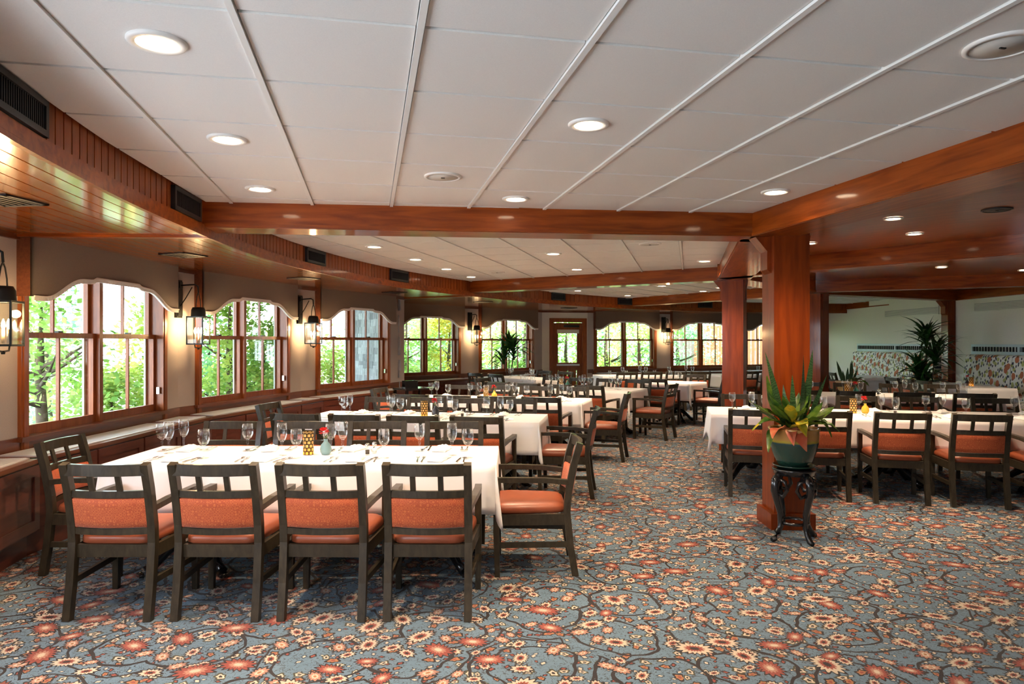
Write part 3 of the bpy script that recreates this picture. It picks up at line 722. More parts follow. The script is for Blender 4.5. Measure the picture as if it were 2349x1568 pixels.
# door facet
Ld = (D1 - B1).length; dx0, dx1 = .30, 1.12
Mx, Ln, o = wall_facet(B1, D1, [], 'wall_door', 'pale wall around the glazed garden door', 'cream', holes=[(dx0, dx1, 0, 2.06)])
dr = thing('door_1', kind='structure', label='wooden door with a glass light and roller shade', cat='door'); dr.matrix_world = Mx
for a, b in ((dx0 - .10, dx0 + .005), (dx1 - .005, dx1 + .10)): obj('door_casing', MB().box(a, b, -.03, .0, 0, 2.16), 'trim', dr)
obj('door_casing', MB().box(dx0, dx1, -.03, 0, 2.05, 2.16), 'trim', dr)
for a, b in ((dx0, dx0 + .02), (dx1 - .02, dx1)): obj('door_jamb', MB().box(a, b, 0, .16, 0, 2.06), 'trim', dr)
lf = obj('door_leaf', MB().box(dx0 + .02, dx0 + .15, .05, .095, .01, 2.04).box(dx1 - .15, dx1 - .02, .05, .095, .01, 2.04).box(dx0 + .15, dx1 - .15, .05, .095, .01, .2).box(dx0 + .15, dx1 - .15, .05, .095, .78, .98).box(dx0 + .15, dx1 - .15, .05, .095, 1.86, 2.04), 'trim', dr)
obj('glass_pane', MB().box(dx0 + .15, dx1 - .15, .07, .076, .98, 1.86), 'pane', lf)
for k in range(2):
    a = dx0 + .15 + k * (dx1 - dx0 - .3) / 2; obj('lower_panel', MB().box(a + .02, a + (dx1 - dx0 - .3) / 2 - .02, .06, .085, .2, .78), 'trim', lf)
obj('roller_shade', MB().box(dx0 + .12, dx1 - .10, .02, .045, 1.76, 1.86), 'shade', lf, label='rolled cream shade')
obj('door_closer', MB().box(dx0 + .30, dx1 - .10, -.01, .05, 1.92, 1.98), 'darkmetal', lf)
obj('push_bar', MB().box(dx0 + .10, dx1 - .10, -.03, .0, .90, .945), 'grille', lf)
# far wall with windows 6-8
w6 = (lx(1362, D1, E1), lx(1505, D1, E1)); w7 = (lx(1538, D1, E1), lx(1681, D1, E1)); w8 = (w7[1] + .42, w7[1] + .42 + 2.0)
Mx, Ln, o = wall_facet(D1, E1, [w6, w7, w8], 'wall_far', 'grey fabric wall with three windows at the far side'); FACETS.append((D1, E1, Mx, Ln))
window(6, Mx, *w6, 'double hung window beside the garden door'); window(7, Mx, *w7, 'double hung window looking onto the orange board fence')
window(8, Mx, *w8, 'double hung window half hidden behind the pine columns')
# cream banquette wall
Mb, Lb = frame(E1, S1 + (S1 - E1).normalized() * 2.)
o = obj('wall_right', MB().box(0, Lb, 0, .16, 0, 2.63), 'cream', kind='structure', label='cream plaster wall behind the banquettes', cat='wall'); o.matrix_world = Mb
RWALL = o
obj('wall_rear', MB().box(-4.2, 17.1, -3.4, -3.24, 0, 2.63), 'cream', kind='structure', label='cream rear wall of the dining room', cat='wall')
obj('wall_inner', MB().box(16.9, 17.05, -3.2, 13.0, 0, 2.63), 'cream', kind='structure', label='cream side wall of the inner dining area', cat='wall')
def linear_grille(x0, x1, z0, z1, lab):
    t = thing('wall_grille', label=lab, cat='air grille'); t.matrix_world = Mb
    g = MB().box(x0, x1, -.02, 0, z0, z0 + .02).box(x0, x1, -.02, 0, z1 - .02, z1).box(x0, x0 + .02, -.02, 0, z0, z1).box(x1 - .02, x1, -.02, 0, z0, z1); obj('grille_frame', g, 'cream', t)
    obj('grille_back', MB().box(x0, x1, -.004, 0, z0, z1), 'duct', t)
    g = MB(); k = 0
    while z0 + .03 + k * .026 < z1 - .02: zz = z0 + .03 + k * .026; g.box(x0 + .02, x1 - .02, -.016, -.006, zz, zz + .013); k += 1
    obj('grille_louvres', g, 'cream', t, kind='stuff')
def bx(u): return lx(u, E1, S1)
linear_grille(bx(2030), bx(2155), 2.14, 2.33, 'long grey air grille high on the cream wall above the patterned banquette beside the dracaena')
linear_grille(bx(2236), bx(2400), 2.14, 2.33, 'long air grille on the cream wall right of the half column')

# ------------------------------------------------------------------ radiator cabinets under the windows
CAB_T, CAB_B, CAB_D = .70, .18, .38
def cabinet(p, q, lab, ndoor, grilles, x0=None, x1=None):
    Mx, Ln = frame(p, q); x0 = .03 if x0 is None else x0; x1 = Ln - .03 if x1 is None else x1
    t = thing('radiator_cabinet', label=lab, cat='cabinet'); t.matrix_world = Mx @ Matrix.Translation((0, -.002, 0))
    obj('cabinet_body', MB().box(x0, x1, -CAB_D, -.0, CAB_B, CAB_T - .03), 'cab', t)
    obj('toe_kick', MB().box(x0, x1, -CAB_D + .07, 0, 0, CAB_B), 'cab', t)
    obj('cabinet_top', MB().box(x0 - .02, x1 + .02, -CAB_D - .025, 0, CAB_T - .03, CAB_T), 'sill', t)
    w = (x1 - x0) / ndoor
    for k in range(ndoor):
        a, b = x0 + k * w + .012, x0 + (k + 1) * w - .012; y = -CAB_D; g = MB(); r = .075; z0, z1 = CAB_B + .015, CAB_T - .045
        g.box(a, a + r, y - .02, y, z0, z1); g.box(b - r, b, y - .02, y, z0, z1); g.box(a + r, b - r, y - .02, y, z0, z0 + r); g.box(a + r, b - r, y - .02, y, z1 - r, z1)
        dd = obj('cabinet_door', g, 'cab', t); obj('door_panel', MB().box(a + r, b - r, y - .008, y, z0 + r, z1 - r), 'cab', dd)
    for (a, b) in grilles:
        g = MB(); y0, y1 = -CAB_D + .035, -.05
        g.box(a, b, y0, y0 + .02, CAB_T, CAB_T + .008); g.box(a, b, y1 - .02, y1, CAB_T, CAB_T + .008); g.box(a, a + .02, y0, y1, CAB_T, CAB_T + .008); g.box(b - .02, b, y0, y1, CAB_T, CAB_T + .008)
        gr = obj('air_grille', g, 'grille', t, label='brushed metal air grille')
        g = MB().box(a + .02, b - .02, y0 + .02, y1 - .02, CAB_T, CAB_T + .001); obj('grille_tray', g, 'grille', gr)
        g = MB(); k = 0
        while y0 + .026 + k * .014 < y1 - .026: yy = y0 + .026 + k * .014; g.box(a + .02, b - .02, yy, yy + .008, CAB_T + .001, CAB_T + .006); k += 1
        obj('grille_bars', g, 'grille', gr, kind='stuff')
    return t
F = FACETS
cabinet(F[0][0], F[0][1], 'cherry panelled radiator cabinet below the corner lantern sconce', 4, [(1.0, 1.85), (2.05, 2.68)])
cabinet(F[1][0], F[1][1], 'cherry panelled radiator cabinet below the window with the big tree', 4, [(.10, 2.12), (2.28, 2.78)])
cabinet(F[2][0], F[2][1], 'cherry panelled radiator cabinet between two lantern sconces', 4, [(.14, 2.10), (2.28, 2.62)])
cabinet(F[3][0], F[3][1], 'cherry panelled radiator cabinet below the shingle-view window', 4, [(.14, 2.2)], None, F[3][3] - .34)
cabinet(F[4][0], F[4][1], 'long radiator cabinet in the deep bay behind the dracaena', 7, [(w4[0] + .05, w4[1] - .05), (w4[1] + .1, w5[0] - .05), (w5[0] + .1, w5[1] - .1)], .35, F[4][3] - .25)
cabinet(F[5][0], F[5][1], 'long radiator cabinet below the far windows', 9, [(w6[0] + .05, w6[1]), (w7[0], w7[1]), (w8[0], w8[1])], .15, F[5][3] - .75)

# ------------------------------------------------------------------ lantern sconces
def sconce_proto():
    t = thing('lantern_sconce')
    obj('back_plate', MB().box(-.062, .062, -.03, 0, -.42, .0).box(-.05, .05, -.04, -.03, -.40, -.02), 'darkmetal', t)
    a = obj('hook_arm', MB().tube([(0, -.03, -.06), (0, -.20, -.05), (0, -.235, -.07), (0, -.24, -.14)], .009, 6).tube([(0, -.03, -.30), (0, -.10, -.20), (0, -.17, -.08)], .006, 6).box(-.035, .035, -.05, -.03, -.09, -.02), 'darkmetal', t)
    l = obj('lantern_cap', MB().lathe([(.0, -.305), (.060, -.305), (.074, -.335), (.078, -.40), (.082, -.41)], 16, (0, -.24, 0), False), 'darkmetal', t)
    for s in (-1, 1): obj('yoke_strap', MB().sweep([(0, -.24, -.14), (s * .028, -.24, -.175), (s * .052, -.24, -.25), (s * .058, -.24, -.31)], .012, .006, (0, 1, 0)), 'darkmetal', t)
    r = .088; cy_ = -.24
    for sx in (-1, 1):
        for sy in (-1, 1): obj('corner_bar', MB().box(sx * r - .006, sx * r + .006, cy_ + sy * r - .006, cy_ + sy * r + .006, -.72, -.405), 'darkmetal', t)
    g = MB()
    for z in (-.42, -.72):
        for s in (-1, 1): g.box(-r, r, cy_ + s * r - .006, cy_ + s * r + .006, z, z + .014); g.box(s * r - .006, s * r + .006, cy_ - r, cy_ + r, z, z + .014)
        if z == -.42: obj('lantern_top_frame', g, 'darkmetal', t); g = MB()
    g.sweep([(-r, cy_, -.72), (-r * .9, cy_, -.75), (0, cy_, -.757), (r * .9, cy_, -.75), (r, cy_, -.72)], .012, .008, (0, 1, 0)); g.lathe([(.012, -.775), (.016, -.76), (.008, -.75)], 8, (0, cy_, 0))
    g.box(-r, r, cy_ - .012, cy_ + .012, -.715, -.705)
    obj('lantern_base', g, 'darkmetal', t)
    for k in range(4):
        a_ = k * PI / 2; cx, sy = math.cos(a_), math.sin(a_)
        if k % 2 == 0: g = MB().box(cx * r - .002, cx * r + .002, cy_ - r + .006, cy_ + r - .006, -.705, -.42)
        else: g = MB().box(-r + .006, r - .006, cy_ + sy * r - .002, cy_ + sy * r + .002, -.705, -.42)
        obj('lantern_pane', g, 'pane', t)
    for k in range(3):
        a_ = k * 2 * PI / 3 + .4; px, py = .036 * math.cos(a_), cy_ + .036 * math.sin(a_)
        c = obj('candle_sleeve', MB().lathe([(.011, -.70), (.011, -.60)], 8, (px, py, 0)), 'candle', t)
        obj('candle_bulb', MB().lathe([(.006, -.60), (.014, -.58), (.011, -.555), (.002, -.53)], 8, (px, py, 0)), 'bulb', c)
    ld = bpy.data.lights.new('sconce_glow', 'POINT'); ld.energy = 4.4; ld.color = (1, .62, .3); ld.shadow_soft_size = .03
    lo = bpy.data.objects.new('sconce_glow', ld); COL.objects.link(lo); lo.parent = t; lo.location = (0, -.24, -.49)
    return t
sp = sconce_proto(); first = True
def put_sconce(p, q, x, z, lab):
    global first
    Mx, Ln = frame(p, q); t = sp if first else copy_tree(sp); first = False
    t.matrix_world = Mx @ Matrix.Translation((x, -.0, z)); tag(t, lab, 'sconce')
put_sconce(F[0][0], F[0][1], F[0][3] - .20, 2.22, 'dark bronze lantern sconce in the corner beside the big-tree window')
put_sconce(F[1][0], F[1][1], F[1][3] - .02, 2.22, 'dark bronze lantern sconce between the big-tree window and the middle window')
put_sconce(F[2][0], F[2][1], F[2][3] - .05, 2.22, 'dark bronze lantern sconce just before the shingle-view window')
put_sconce(F[4][0], F[4][1], (w4[1] + w5[0]) / 2, 2.22, 'dark bronze lantern sconce above the tall dracaena')
put_sconce(F[5][0], F[5][1], (w6[1] + w7[0]) / 2, 2.22, 'dark bronze lantern sconce on the far grey wall between windows')

# ------------------------------------------------------------------ black vents in the fascia
FD = dense(0, len(FAS) - 1, 10)
def fas_at(u):
    best = None
    for a, b in zip(FD, FD[1:]):
        r = ray(u, 784); e = Vector((b[0] - a[0], b[1] - a[1])); den = r.x * (-e.y) + e.x * r.y
        if abs(den) < 1e-9: continue
        t = (a[0] * (-e.y) + e.x * a[1]) / den; s = (r.x * a[1] - r.y * a[0]) / den
        if 0 <= s <= 1 and t > .5: best = (Vector((r.x * t, r.y * t)), e.normalized()) if best is None else best
    return best
for k, (ua, ub) in enumerate([(-40, 106), (398, 459), (703, 746), (896, 936), (1266, 1296), (1418, 1449), (1602, 1634)]):
    p0, e = fas_at(ua); p1, e1 = fas_at(ub); e = (p1 - p0); w = e.length; e.normalize()
    t = thing('fascia_vent', (p0.x, p0.y, 0), angz(e), ['black louvred vent on the fascia near the wide ceiling light', 'black vent on the fascia by the first crossing beam', 'larger black vent on the second fascia bay', 'smaller black vent on the second fascia bay near the next beam', 'black vent on the fascia above the garden door', 'black vent on the fascia above the window beside the door', 'black vent on the fascia above the orange-fence window'][k], 'vent')
    z0, z1 = 2.425, 2.585; g = MB(); y = -.012
    g.box(0, w, y, .018, z0, z0 + .028).box(0, w, y, .018, z1 - .028, z1).box(0, .028, y, .018, z0, z1).box(w - .028, w, y, .018, z0, z1)
    obj('vent_frame', g, 'vent', t); obj('vent_void', MB().box(.02, w - .02, .006, .016, z0 + .02, z1 - .02), 'voidblack', t)
    g = MB(); x = .036
    while x < w - .036: g.box(x, x + .005, -.004, .008, z0 + .026, z1 - .026); x += .019
    obj('vent_blades', g, 'vent', t, kind='stuff')
# soffit registers
for k, (u, v, lab) in enumerate([(12, 458, 'square dark register in the soffit nearest the corner sconce'), (421, 584, 'square dark register in the soffit above the big-tree window'), (697, 638, 'square dark register in the soffit above the middle window'), (905, 670, 'square dark register in the soffit above the shingle-view window'), (1108, 692, 'square dark register in the soffit above the dracaena'), (1305, 706, 'square dark register in the soffit by the door')]):
    p = at_z(u, v, Z_SOF); t = thing('soffit_register', (p.x, p.y, Z_SOF), math.radians(70 - k * 12), lab, 'vent')
    g = MB(); s = .15; g.box(-s, s, -s, -s + .03, -.01, 0).box(-s, s, s - .03, s, -.01, 0).box(-s, -s + .03, -s, s, -.01, 0).box(s - .03, s, -s, s, -.01, 0); obj('register_frame', g, 'vent', t)
    g = MB()
    for j in range(5): yy = -s + .05 + j * .045; g.box(-s + .03, s - .03, yy, yy + .02, -.008, -.002)
    obj('register_blades', g, 'darkmetal', t)

# ------------------------------------------------------------------ recessed lights and speakers
def downlight_proto():
    t = thing('recessed_light')
    obj('trim_ring', MB().lathe([(.073, 0), (.070, -.010), (.094, -.012), (.100, -.006), (.100, 0)], 28, cap0=False, cap1=False), 'ring', t)
    obj('light_lens', MB().lathe([(.0005, -.003), (.074, -.003), (.074, 0)], 28, cap0=False, cap1=False), 'lens', t)
    ld = bpy.data.lights.new('downlight_beam', 'SPOT'); ld.energy = 55; ld.color = (1, .74, .48); ld.spot_size = math.radians(125); ld.spot_blend = .8; ld.shadow_soft_size = .07
    lo = bpy.data.objects.new('downlight_beam', ld); COL.objects.link(lo); lo.location = (0, 0, -.02); lo.parent = t
    return t
dp = downlight_proto(); dfirst = True
DL = [((360, 95), 'bay tiles nearest the louvred fascia vent'), ((521, 318), 'tile second along from the wide beam, fascia side'), ((597, 432), 'tile beside the wide beam, fascia side'),
      ((1350, 284), 'middle of the first tiled bay'), ((1183, 455), 'tile touching the middle of the wide beam'), ((1779, 439), 'tile near the edge beam and column'),
      ((858, 565), 'second bay, first along the fascia'), ((953, 594), 'second bay, second along the fascia'), ((1024, 616), 'second bay, third along the fascia'), ((1081, 634), 'second bay corner by the fascia'),
      ((1269, 581), 'middle of the second tiled bay'), ((1323, 617), 'second bay middle, next to the beam'), ((1616, 598), 'second bay next to the edge beam'),
      ((1325, 666), 'third bay by its fascia'), ((1518, 655), 'third bay close to the beam'), ((1440, 677), 'third bay by the fascia corner'), ((1613, 667), 'third bay middle'), ((1653, 659), 'third bay near the second column')]
WL = [((2049, 500), 'dark wood ceiling nearest the edge beam'), ((2098, 535), 'dark wood ceiling before the first dark crossing beam'), ((1857, 557), 'dark wood ceiling beside the pot column'), ((2160, 612), 'dark wood ceiling past the first crossing beam'), ((2349, 619), 'dark wood ceiling between the two crossing beams')]
for (uv, lab) in DL + WL:
    wd = (uv, lab) in WL; z = 2.599 if wd else Z_CEIL - .006
    p = at_z(uv[0], uv[1], z); t = dp if dfirst else copy_tree(dp); dfirst = False
    t.location = (p.x, p.y, z); tag(t, 'lit recessed downlight, ' + lab, 'ceiling light')
    if wd: t.scale = (.8, .8, 1)
def speaker(u, v, z, r, lab, mat='speaker'):
    p = at_z(u, v, z); t = thing('ceiling_speaker', (p.x, p.y, z), 0, lab, 'speaker')
    obj('speaker_ring', MB().lathe([(r * .84, 0), (r * .84, -.012), (r, -.008), (r, 0)], 32, cap0=False, cap1=False), 'ring' if mat == 'speaker' else mat, t)
    obj('speaker_grille', MB().lathe([(.0005, -.010), (r * .84, -.008), (r * .84, 0)], 32, cap0=False, cap1=False), mat, t)
    obj('speaker_badge', MB().box(-.012, .012, -.004, .004, -.014, -.010), 'darkmetal', t)
speaker(1016, 404, Z_CEIL - .006, .12, 'round ceiling speaker between the middle downlights'); speaker(2300, 103, Z_CEIL - .006, .125, 'round grey ceiling speaker over the open carpet by the edge beam')
speaker(1491, 559, Z_CEIL - .006, .12, 'round ceiling speaker in the second tiled bay'); speaker(1140, 624, Z_CEIL - .006, .12, 'round ceiling speaker in the second bay near the fascia')
speaker(2287, 480, 2.599, .11, 'black round speaker in the dark wood ceiling', 'vent')

# ------------------------------------------------------------------ outdoors
g = MB(); g.v = [(-60, -25, -1.9), (90, -25, -1.9), (90, 110, -1.9), (-60, 110, -1.9)]; g.face((0, 1, 2, 3))
obj('outdoor_lawn', g, 'lawn', kind='structure', label='green lawn outside below the windows', cat='lawn')
def tree(u, d, ztop, rad, mat, n, lab, zlow=-.6, name='leafy_tree', lsz=.10):
    c = ray(u, 784) * d; rnd = random.Random(int(u * 7 + d * 13)); zb = -1.9
    t = thing(name, (c.x, c.y, zb), 0, lab, 'tree', 'trees outside the windows')
    H = ztop - zb; g = MB(); g.tube([(0, 0, 0), (.04, .02, H * .35), (-.03, .03, H * .7), (0, 0, H * .93)], [.12, .09, .06, .015], 8)
    br = []
    for k in range(9):
        a = rnd.random() * 6.3; z0 = H * rnd.uniform(.3, .75); L_ = rad * rnd.uniform(.6, .95); e = Vector((math.cos(a), math.sin(a), .45)) * L_
        g.tube([(0, 0, z0), (e.x * .5, e.y * .5, z0 + e.z * .4), (e.x, e.y, z0 + e.z)], [.035, .022, .006], 5); br.append(Vector((e.x, e.y, z0 + e.z)))
    obj('trunk', g, 'bark', t)
    g = MB(); zl = zlow - zb; cl = []
    for k in range(46):
        a = rnd.random() * 6.3; h = rnd.random(); z = zl + (H - zl) * h; rr = rad * math.sqrt(max(.03, 1 - (2 * h - 1) ** 2 * .85)) * math.sqrt(rnd.random())
        cl.append((Vector((rr * math.cos(a), rr * math.sin(a), z)), rad * rnd.uniform(.2, .38)))
    for k in range(n):
        cc, cr_ = cl[rnd.randrange(len(cl))]
        p = cc + Vector((rnd.gauss(0, 1), rnd.gauss(0, 1), rnd.gauss(0, .8))) * cr_ * .55
        if p.z < .05: continue
        ax = Vector((rnd.gauss(0, 1), rnd.gauss(0, 1), rnd.gauss(0, .5))).normalized(); nn = Vector((rnd.gauss(0, .6), rnd.gauss(0, .6), 1)).normalized(); bx_ = ax.cross(nn).normalized()
        s = lsz * rnd.uniform(.6, 1.25); i = len(g.v)
        g.v += [tuple(p), tuple(p + ax * s * .5 + bx_ * s * .32), tuple(p + ax * s), tuple(p + ax * s * .5 - bx_ * s * .32)]; g.face((i, i + 1, i + 2, i + 3))
    obj('foliage', g, mat, t, kind='stuff')
TR = [(95, 9.3, 2.3, 1.25, 'leafA', 5200, 'spreading green tree close outside the big-tree window', -.9, .11), (105, 14.5, 3.0, 1.3, 'leafC', 3600, 'tall bluish green tree behind the spreading tree', -.5, .13),
      (255, 10.2, 1.0, .75, 'leafB', 3800, 'low yellow-green shrub tree outside the big-tree window', -1.3, .10), (345, 11.6, 2.05, .72, 'leafB', 4200, 'yellow-green tree outside between the first windows', -1.3, .11),
      (528, 12.4, 2.55, .8, 'leafB', 5000, 'bright green tree outside the middle window, pointed top', -1.3, .10), (606, 12.9, 1.75, .95, 'leafA', 4800, 'dense low tree outside the middle window', -1.4, .11),
      (480, 17, 1.9, 1.5, 'leafC', 3600, 'blue-green tree further out beyond the middle window', -1.4, .16), (760, 15.6, 1.35, 1.2, 'leafB', 4800, 'light green tree outside the shingle-view window', -1.4, .10), (690, 21, 1.6, 2.0, 'leafA', 3000, 'distant tree beyond the middle and shingle-view windows', -1.4, .16),
      (930, 21.5, 2.5, 1.5, 'leafA', 6000, 'green tree outside next to the return corner', -1.4, .13), (985, 24, 2.9, 1.9, 'leafC', 7000, 'blue-green tree outside the deep bay', -1.4, .16), (1032, 20.5, 2.2, 1.0, 'leafY', 3400, 'yellowing tree outside the deep bay window', -1.4, .11),
      (970, 18.5, .95, .8, 'leafB', 2600, 'round light green bush outside the deep bay window', -1.7, .09), (1140, 23.5, 2.0, 1.4, 'leafB', 3400, 'light green tree outside behind the dracaena', -1.4, .13), (1205, 22.5, 2.7, 1.3, 'leafA', 6000, 'green tree outside right behind the dracaena window', -1.4, .12), (1180, 28, 3.0, 2.2, 'leafC', 3200, 'far blue-green tree behind the dracaena window', -1.4, .2),
      (1300, 22.6, 2.4, 1.3, 'leafA', 6500, 'green tree outside the garden door', -1.6, .12), (1392, 23, 2.7, 1.35, 'leafB', 7000, 'light green tree outside the window beside the door', -1.6, .12), (1468, 24, 2.8, 1.4, 'leafA', 7000, 'green tree with orange tints outside the window beside the door', -1.6, .12), (1440, 21.6, .9, .8, 'leafY', 2200, 'yellow-green bush outside the window beside the door', -1.8, .09),
      (1556, 24.5, 3.0, 1.15, 'leafC', 6500, 'blue-green tree in front of the board fence', -1.6, .12), (1640, 33, 4.6, 2.6, 'leafA', 3400, 'tree rising above the board fence', -1, .2), (-60, 16, 3.6, 2.0, 'leafA', 3000, 'far tree beyond the cabinet corner', -1.4, .2), (1420, 30, 3.4, 2.6, 'leafC', 6000, 'far tree behind the garden', -1.4, .2), (870, 27, 3.2, 2.4, 'leafB', 2400, 'far pale tree beyond the return corner', -1.4, .2), (1080, 29, 3.2, 2.4, 'leafA', 2800, 'far green tree beyond the deep bay', -1.4, .2)]
for (u, d, zt, r, m_, n, lab, zl, ls) in TR: tree(u, d, zt, r, m_, n, lab, zl, lsz=ls)
# board fence outside the far windows
def fence(u0, d0, u1, d1, zt, mat, lab):
    p = ray(u0, 784) * d0; q = ray(u1, 784) * d1; e = Vector((q.x - p.x, q.y - p.y)); L_ = e.length
    t = thing('board_fence', (p.x, p.y, -1.9), angz(e), lab, 'fence'); bm = MB().box(0, .13, 0, .025, 0, zt + 1.9).mesh('fence_board', mat)
    x = 0
    while x < L_: obj('fence_board', bm, None, t, (x, random.uniform(0, .006), random.uniform(-.02, .02))); x += .15
    for z in (.5, 2.2): obj('fence_rail', MB().box(0, L_, .03, .08, z, z + .1), mat, t)
fence(1592, 27, 1880, 26, 2.15, 'fence', 'tall orange vertical board fence outside the far windows'); fence(1560, 28.5, 1612, 28, 2.1, 'greyfence', 'grey weathered board fence beside the orange fence')

# ================================================================== FURNITURE
# ---- armchair: origin on the floor under the rear posts, facing +y
def chair_proto():
    t = thing('dining_armchair'); w = .222
    def py(z): # lean of the rear post
        P = [(0, -.055), (.2, -.022), (.42, 0), (.52, -.006), (.70, -.038), (.868, -.085)]
        for (a, b), (c, d) in zip(P, P[1:]):
            if z <= c: return b + (d - b) * (z - a) / (c - a)
        return -.085
    for s in (-1, 1):
        zs = [0, .1, .2, .32, .42, .52, .62, .72, .80, .868]
        g = MB(); g.sweep([(s * w, py(z), z) for z in zs], .042, .044, (0, 1, 0)); obj('rear_leg', g, 'chair', t)
        g = MB(); x = s * .247; g.sweep([(x, .455, 0), (x, .462, .3), (x, .458, .615)], .040, .040, (0, 1, 0), taper=[.82, 1, 1]); obj('front_leg', g, 'chair', t)
        g = MB(); g.sweep([(s * w, py(.64) + .015, .612), (s * .238, .15, .628), (s * .25, .36, .632), (x, .482, .630)], .042, .032, (0, 0, 1)); obj('armrest', g, 'chair', t)
        obj('stretcher', MB().bar((s * w, py(.2), .205), (x, .455, .205), .022, .034), 'chair', t)
    def bow(x): return -.032 * (1 - (x / w) ** 2)
    xs = [-w + 2 * w * i / 8 for i in range(9)]
    def rail(z0, z1, th, nm, mat='chair', inset=.0, par=t):
        g = MB(); zc = (z0 + z1) / 2
        pts = [(x * (1 - inset), py(zc) + bow(x), zc) for x in xs]; g.sweep(pts, th, z1 - z0, (0, 0, 1)); return obj(nm, g, mat, par)
    rail(.803, .866, .028, 'top_rail'); rail(.678, .716, .026, 'middle_rail'); rail(.468, .503, .026, 'lower_rail')
    for s in (-1, 1):
        g = MB(); g.sweep([(s * .076, py(.71) + bow(.076), .712), (s * .076, py(.805) + bow(.076), .806)], .030, .014, (0, 1, 0)); obj('slat', g, 'chair', t)
    g = MB(); P = []
    for (dy, zs) in ((-.018, (.506, .512, .55, .59, .63, .668, .675)),):
        for side in (-1, 1):
            Pn = []
            for z in zs:
                k = 0 if z in (.506, .675) else 1
                Pn.append([(x * .9, py(z) + bow(x) + side * (.008 + .012 * k), z) for x in xs])
            g.grid(Pn if side == -1 else [r[::-1] for r in Pn])
    for x in (-1, 1): g.bar((x * w * .88, py(.52) + bow(w), .508), (x * w * .88, py(.67) + bow(w), .673), .02, .03, (0, 1, 0))
    obj('back_panel', g, 'fabric', t, label='orange scroll-patterned back panel')
    # seat frame and cushion
    g = MB(); z0, z1 = .335, .405
    g.hexa([(-w, -.005, z0), (w, -.005, z0), (w, .02, z0), (-w, .02, z0), (-w, -.005, z1), (w, -.005, z1), (w, .02, z1), (-w, .02, z1)])
    g.box(-.245, .245, .452, .475, z0, z1)
    for s in (-1, 1): g.bar((s * (w + .002), 0, (z0 + z1) / 2), (s * .247, .465, (z0 + z1) / 2), .024, z1 - z0)
    obj('seat_frame', g, 'chair', t)
    g = MB(); R = []
    for ins, z in ((.015, .402), (0, .412), (0, .435), (.006, .452), (.03, .468), (.08, .480), (.16, .486)):
        ring = []; n = 28
        for i in range(n):
            a = 2 * PI * i / n; c, s_ = math.cos(a), math.sin(a); ex = .28
            qx = math.copysign(abs(c) ** ex, c); qy = math.copysign(abs(s_) ** ex, s_)
            wy = (qy + 1) / 2; hw = (.205 + .045 * wy) - ins; yc = .245; hy = .243 - ins
            ring.append((qx * hw, yc + qy * hy, z))
        R.append(ring)
    n0 = 0; n = 28
    for r in R: g.v += r
    for i in range(len(R) - 1):
        for j in range(n): a = i * n + j; b = i * n + (j + 1) % n; g.face((a, b, b + n, a + n), True)
    g.face([j for j in range(n)][::-1]); g.face([(len(R) - 1) * n + j for j in range(n)], True)
    obj('seat_cushion', g, 'leather', t, label='burnt orange leather seat cushion')
    return t
CH = chair_proto(); ch_first = True
def put_chair(l, d, deg, label, group='orange-backed armchairs around the tables'):
    global ch_first
    t = CH if ch_first else copy_tree(CH); ch_first = False
    p = LD(l, d); t.location = p; t.rotation_euler = (0, 0, math.radians(deg) - YAW); tag(t, label, 'chair', group); return t

# ---- tableware prototypes (origin on the table surface)
def lathe_obj(name, prof, mat, par, n=20, **k): return obj(name, MB().lathe(prof, n, cap0=k.get('cap0', True), cap1=k.get('cap1', False)), mat, par)
def goblet(kind):
    t = thing('water_goblet' if kind == 0 else 'wine_glass')
    if kind == 0: b = [(.012, .085), (.026, .095), (.037, .120), (.040, .150), (.037, .178), (.034, .192), (.0325, .192), (.036, .150), (.033, .121), (.02, .098)]
    else: b = [(.010, .095), (.022, .105), (.033, .135), (.036, .165), (.034, .195), (.031, .220), (.0295, .220), (.033, .165), (.03, .137), (.018, .108)]
    obj('bowl', MB().lathe(b, 20, cap0=True, cap1=True), 'goblet', t)
    h = b[0][1]; obj('stem', MB().lathe([(.006, .008), (.0055, .05), (.011, .062), (.006, .072), (.012, h)], 10, cap0=False, cap1=False), 'goblet', t)
    obj('foot', MB().lathe([(.036, 0), (.036, .003), (.012, .007), (.006, .012)], 20), 'goblet', t); return t
def tumbler():
    t = thing('water_tumbler'); obj('cup', MB().lathe([(.030, 0), (.034, .10), (.0325, .10), (.029, .008)], 16), 'goblet', t); return t
def napkin_mesh():
    g = MB(); P = []
    for i in range(9):
        y = -.11 + .22 * i / 8; row = []
        hgt = .028 * math.sin(PI * (i + .6) / 9.2) + .006
        for j in range(9):
            a = PI * j / 8; x = .048 * math.cos(a) * (1 + .12 * math.sin(i * 1.9)); z = hgt * math.sin(a) * (1 + .25 * math.sin(j * 2.3 + i)) + .0015
            row.append((x, y + .008 * math.sin(j * 1.7), max(.001, z)))
        P.append(row)
    g.grid(P); g.face(range(9)); g.face([8 * 9 + j for j in range(9)][::-1]); return g.mesh('napkin', 'napkin')
def fork():
    t = thing('fork'); obj('handle', MB().sweep([(0, -.10, .004), (0, -.04, .006), (0, .03, .005), (0, .045, .008)], .010, .002, (0, 0, 1), taper=[1.3, .8, .55, .8]), 'chrome', t)
    g = MB().box(-.011, .011, .044, .06, .007, .009)
    for k in range(4): g.box(-.011 + k * .0063, -.0085 + k * .0063 + .001, .06, .10, .008, .010)
    obj('tines', g, 'chrome', t); return t
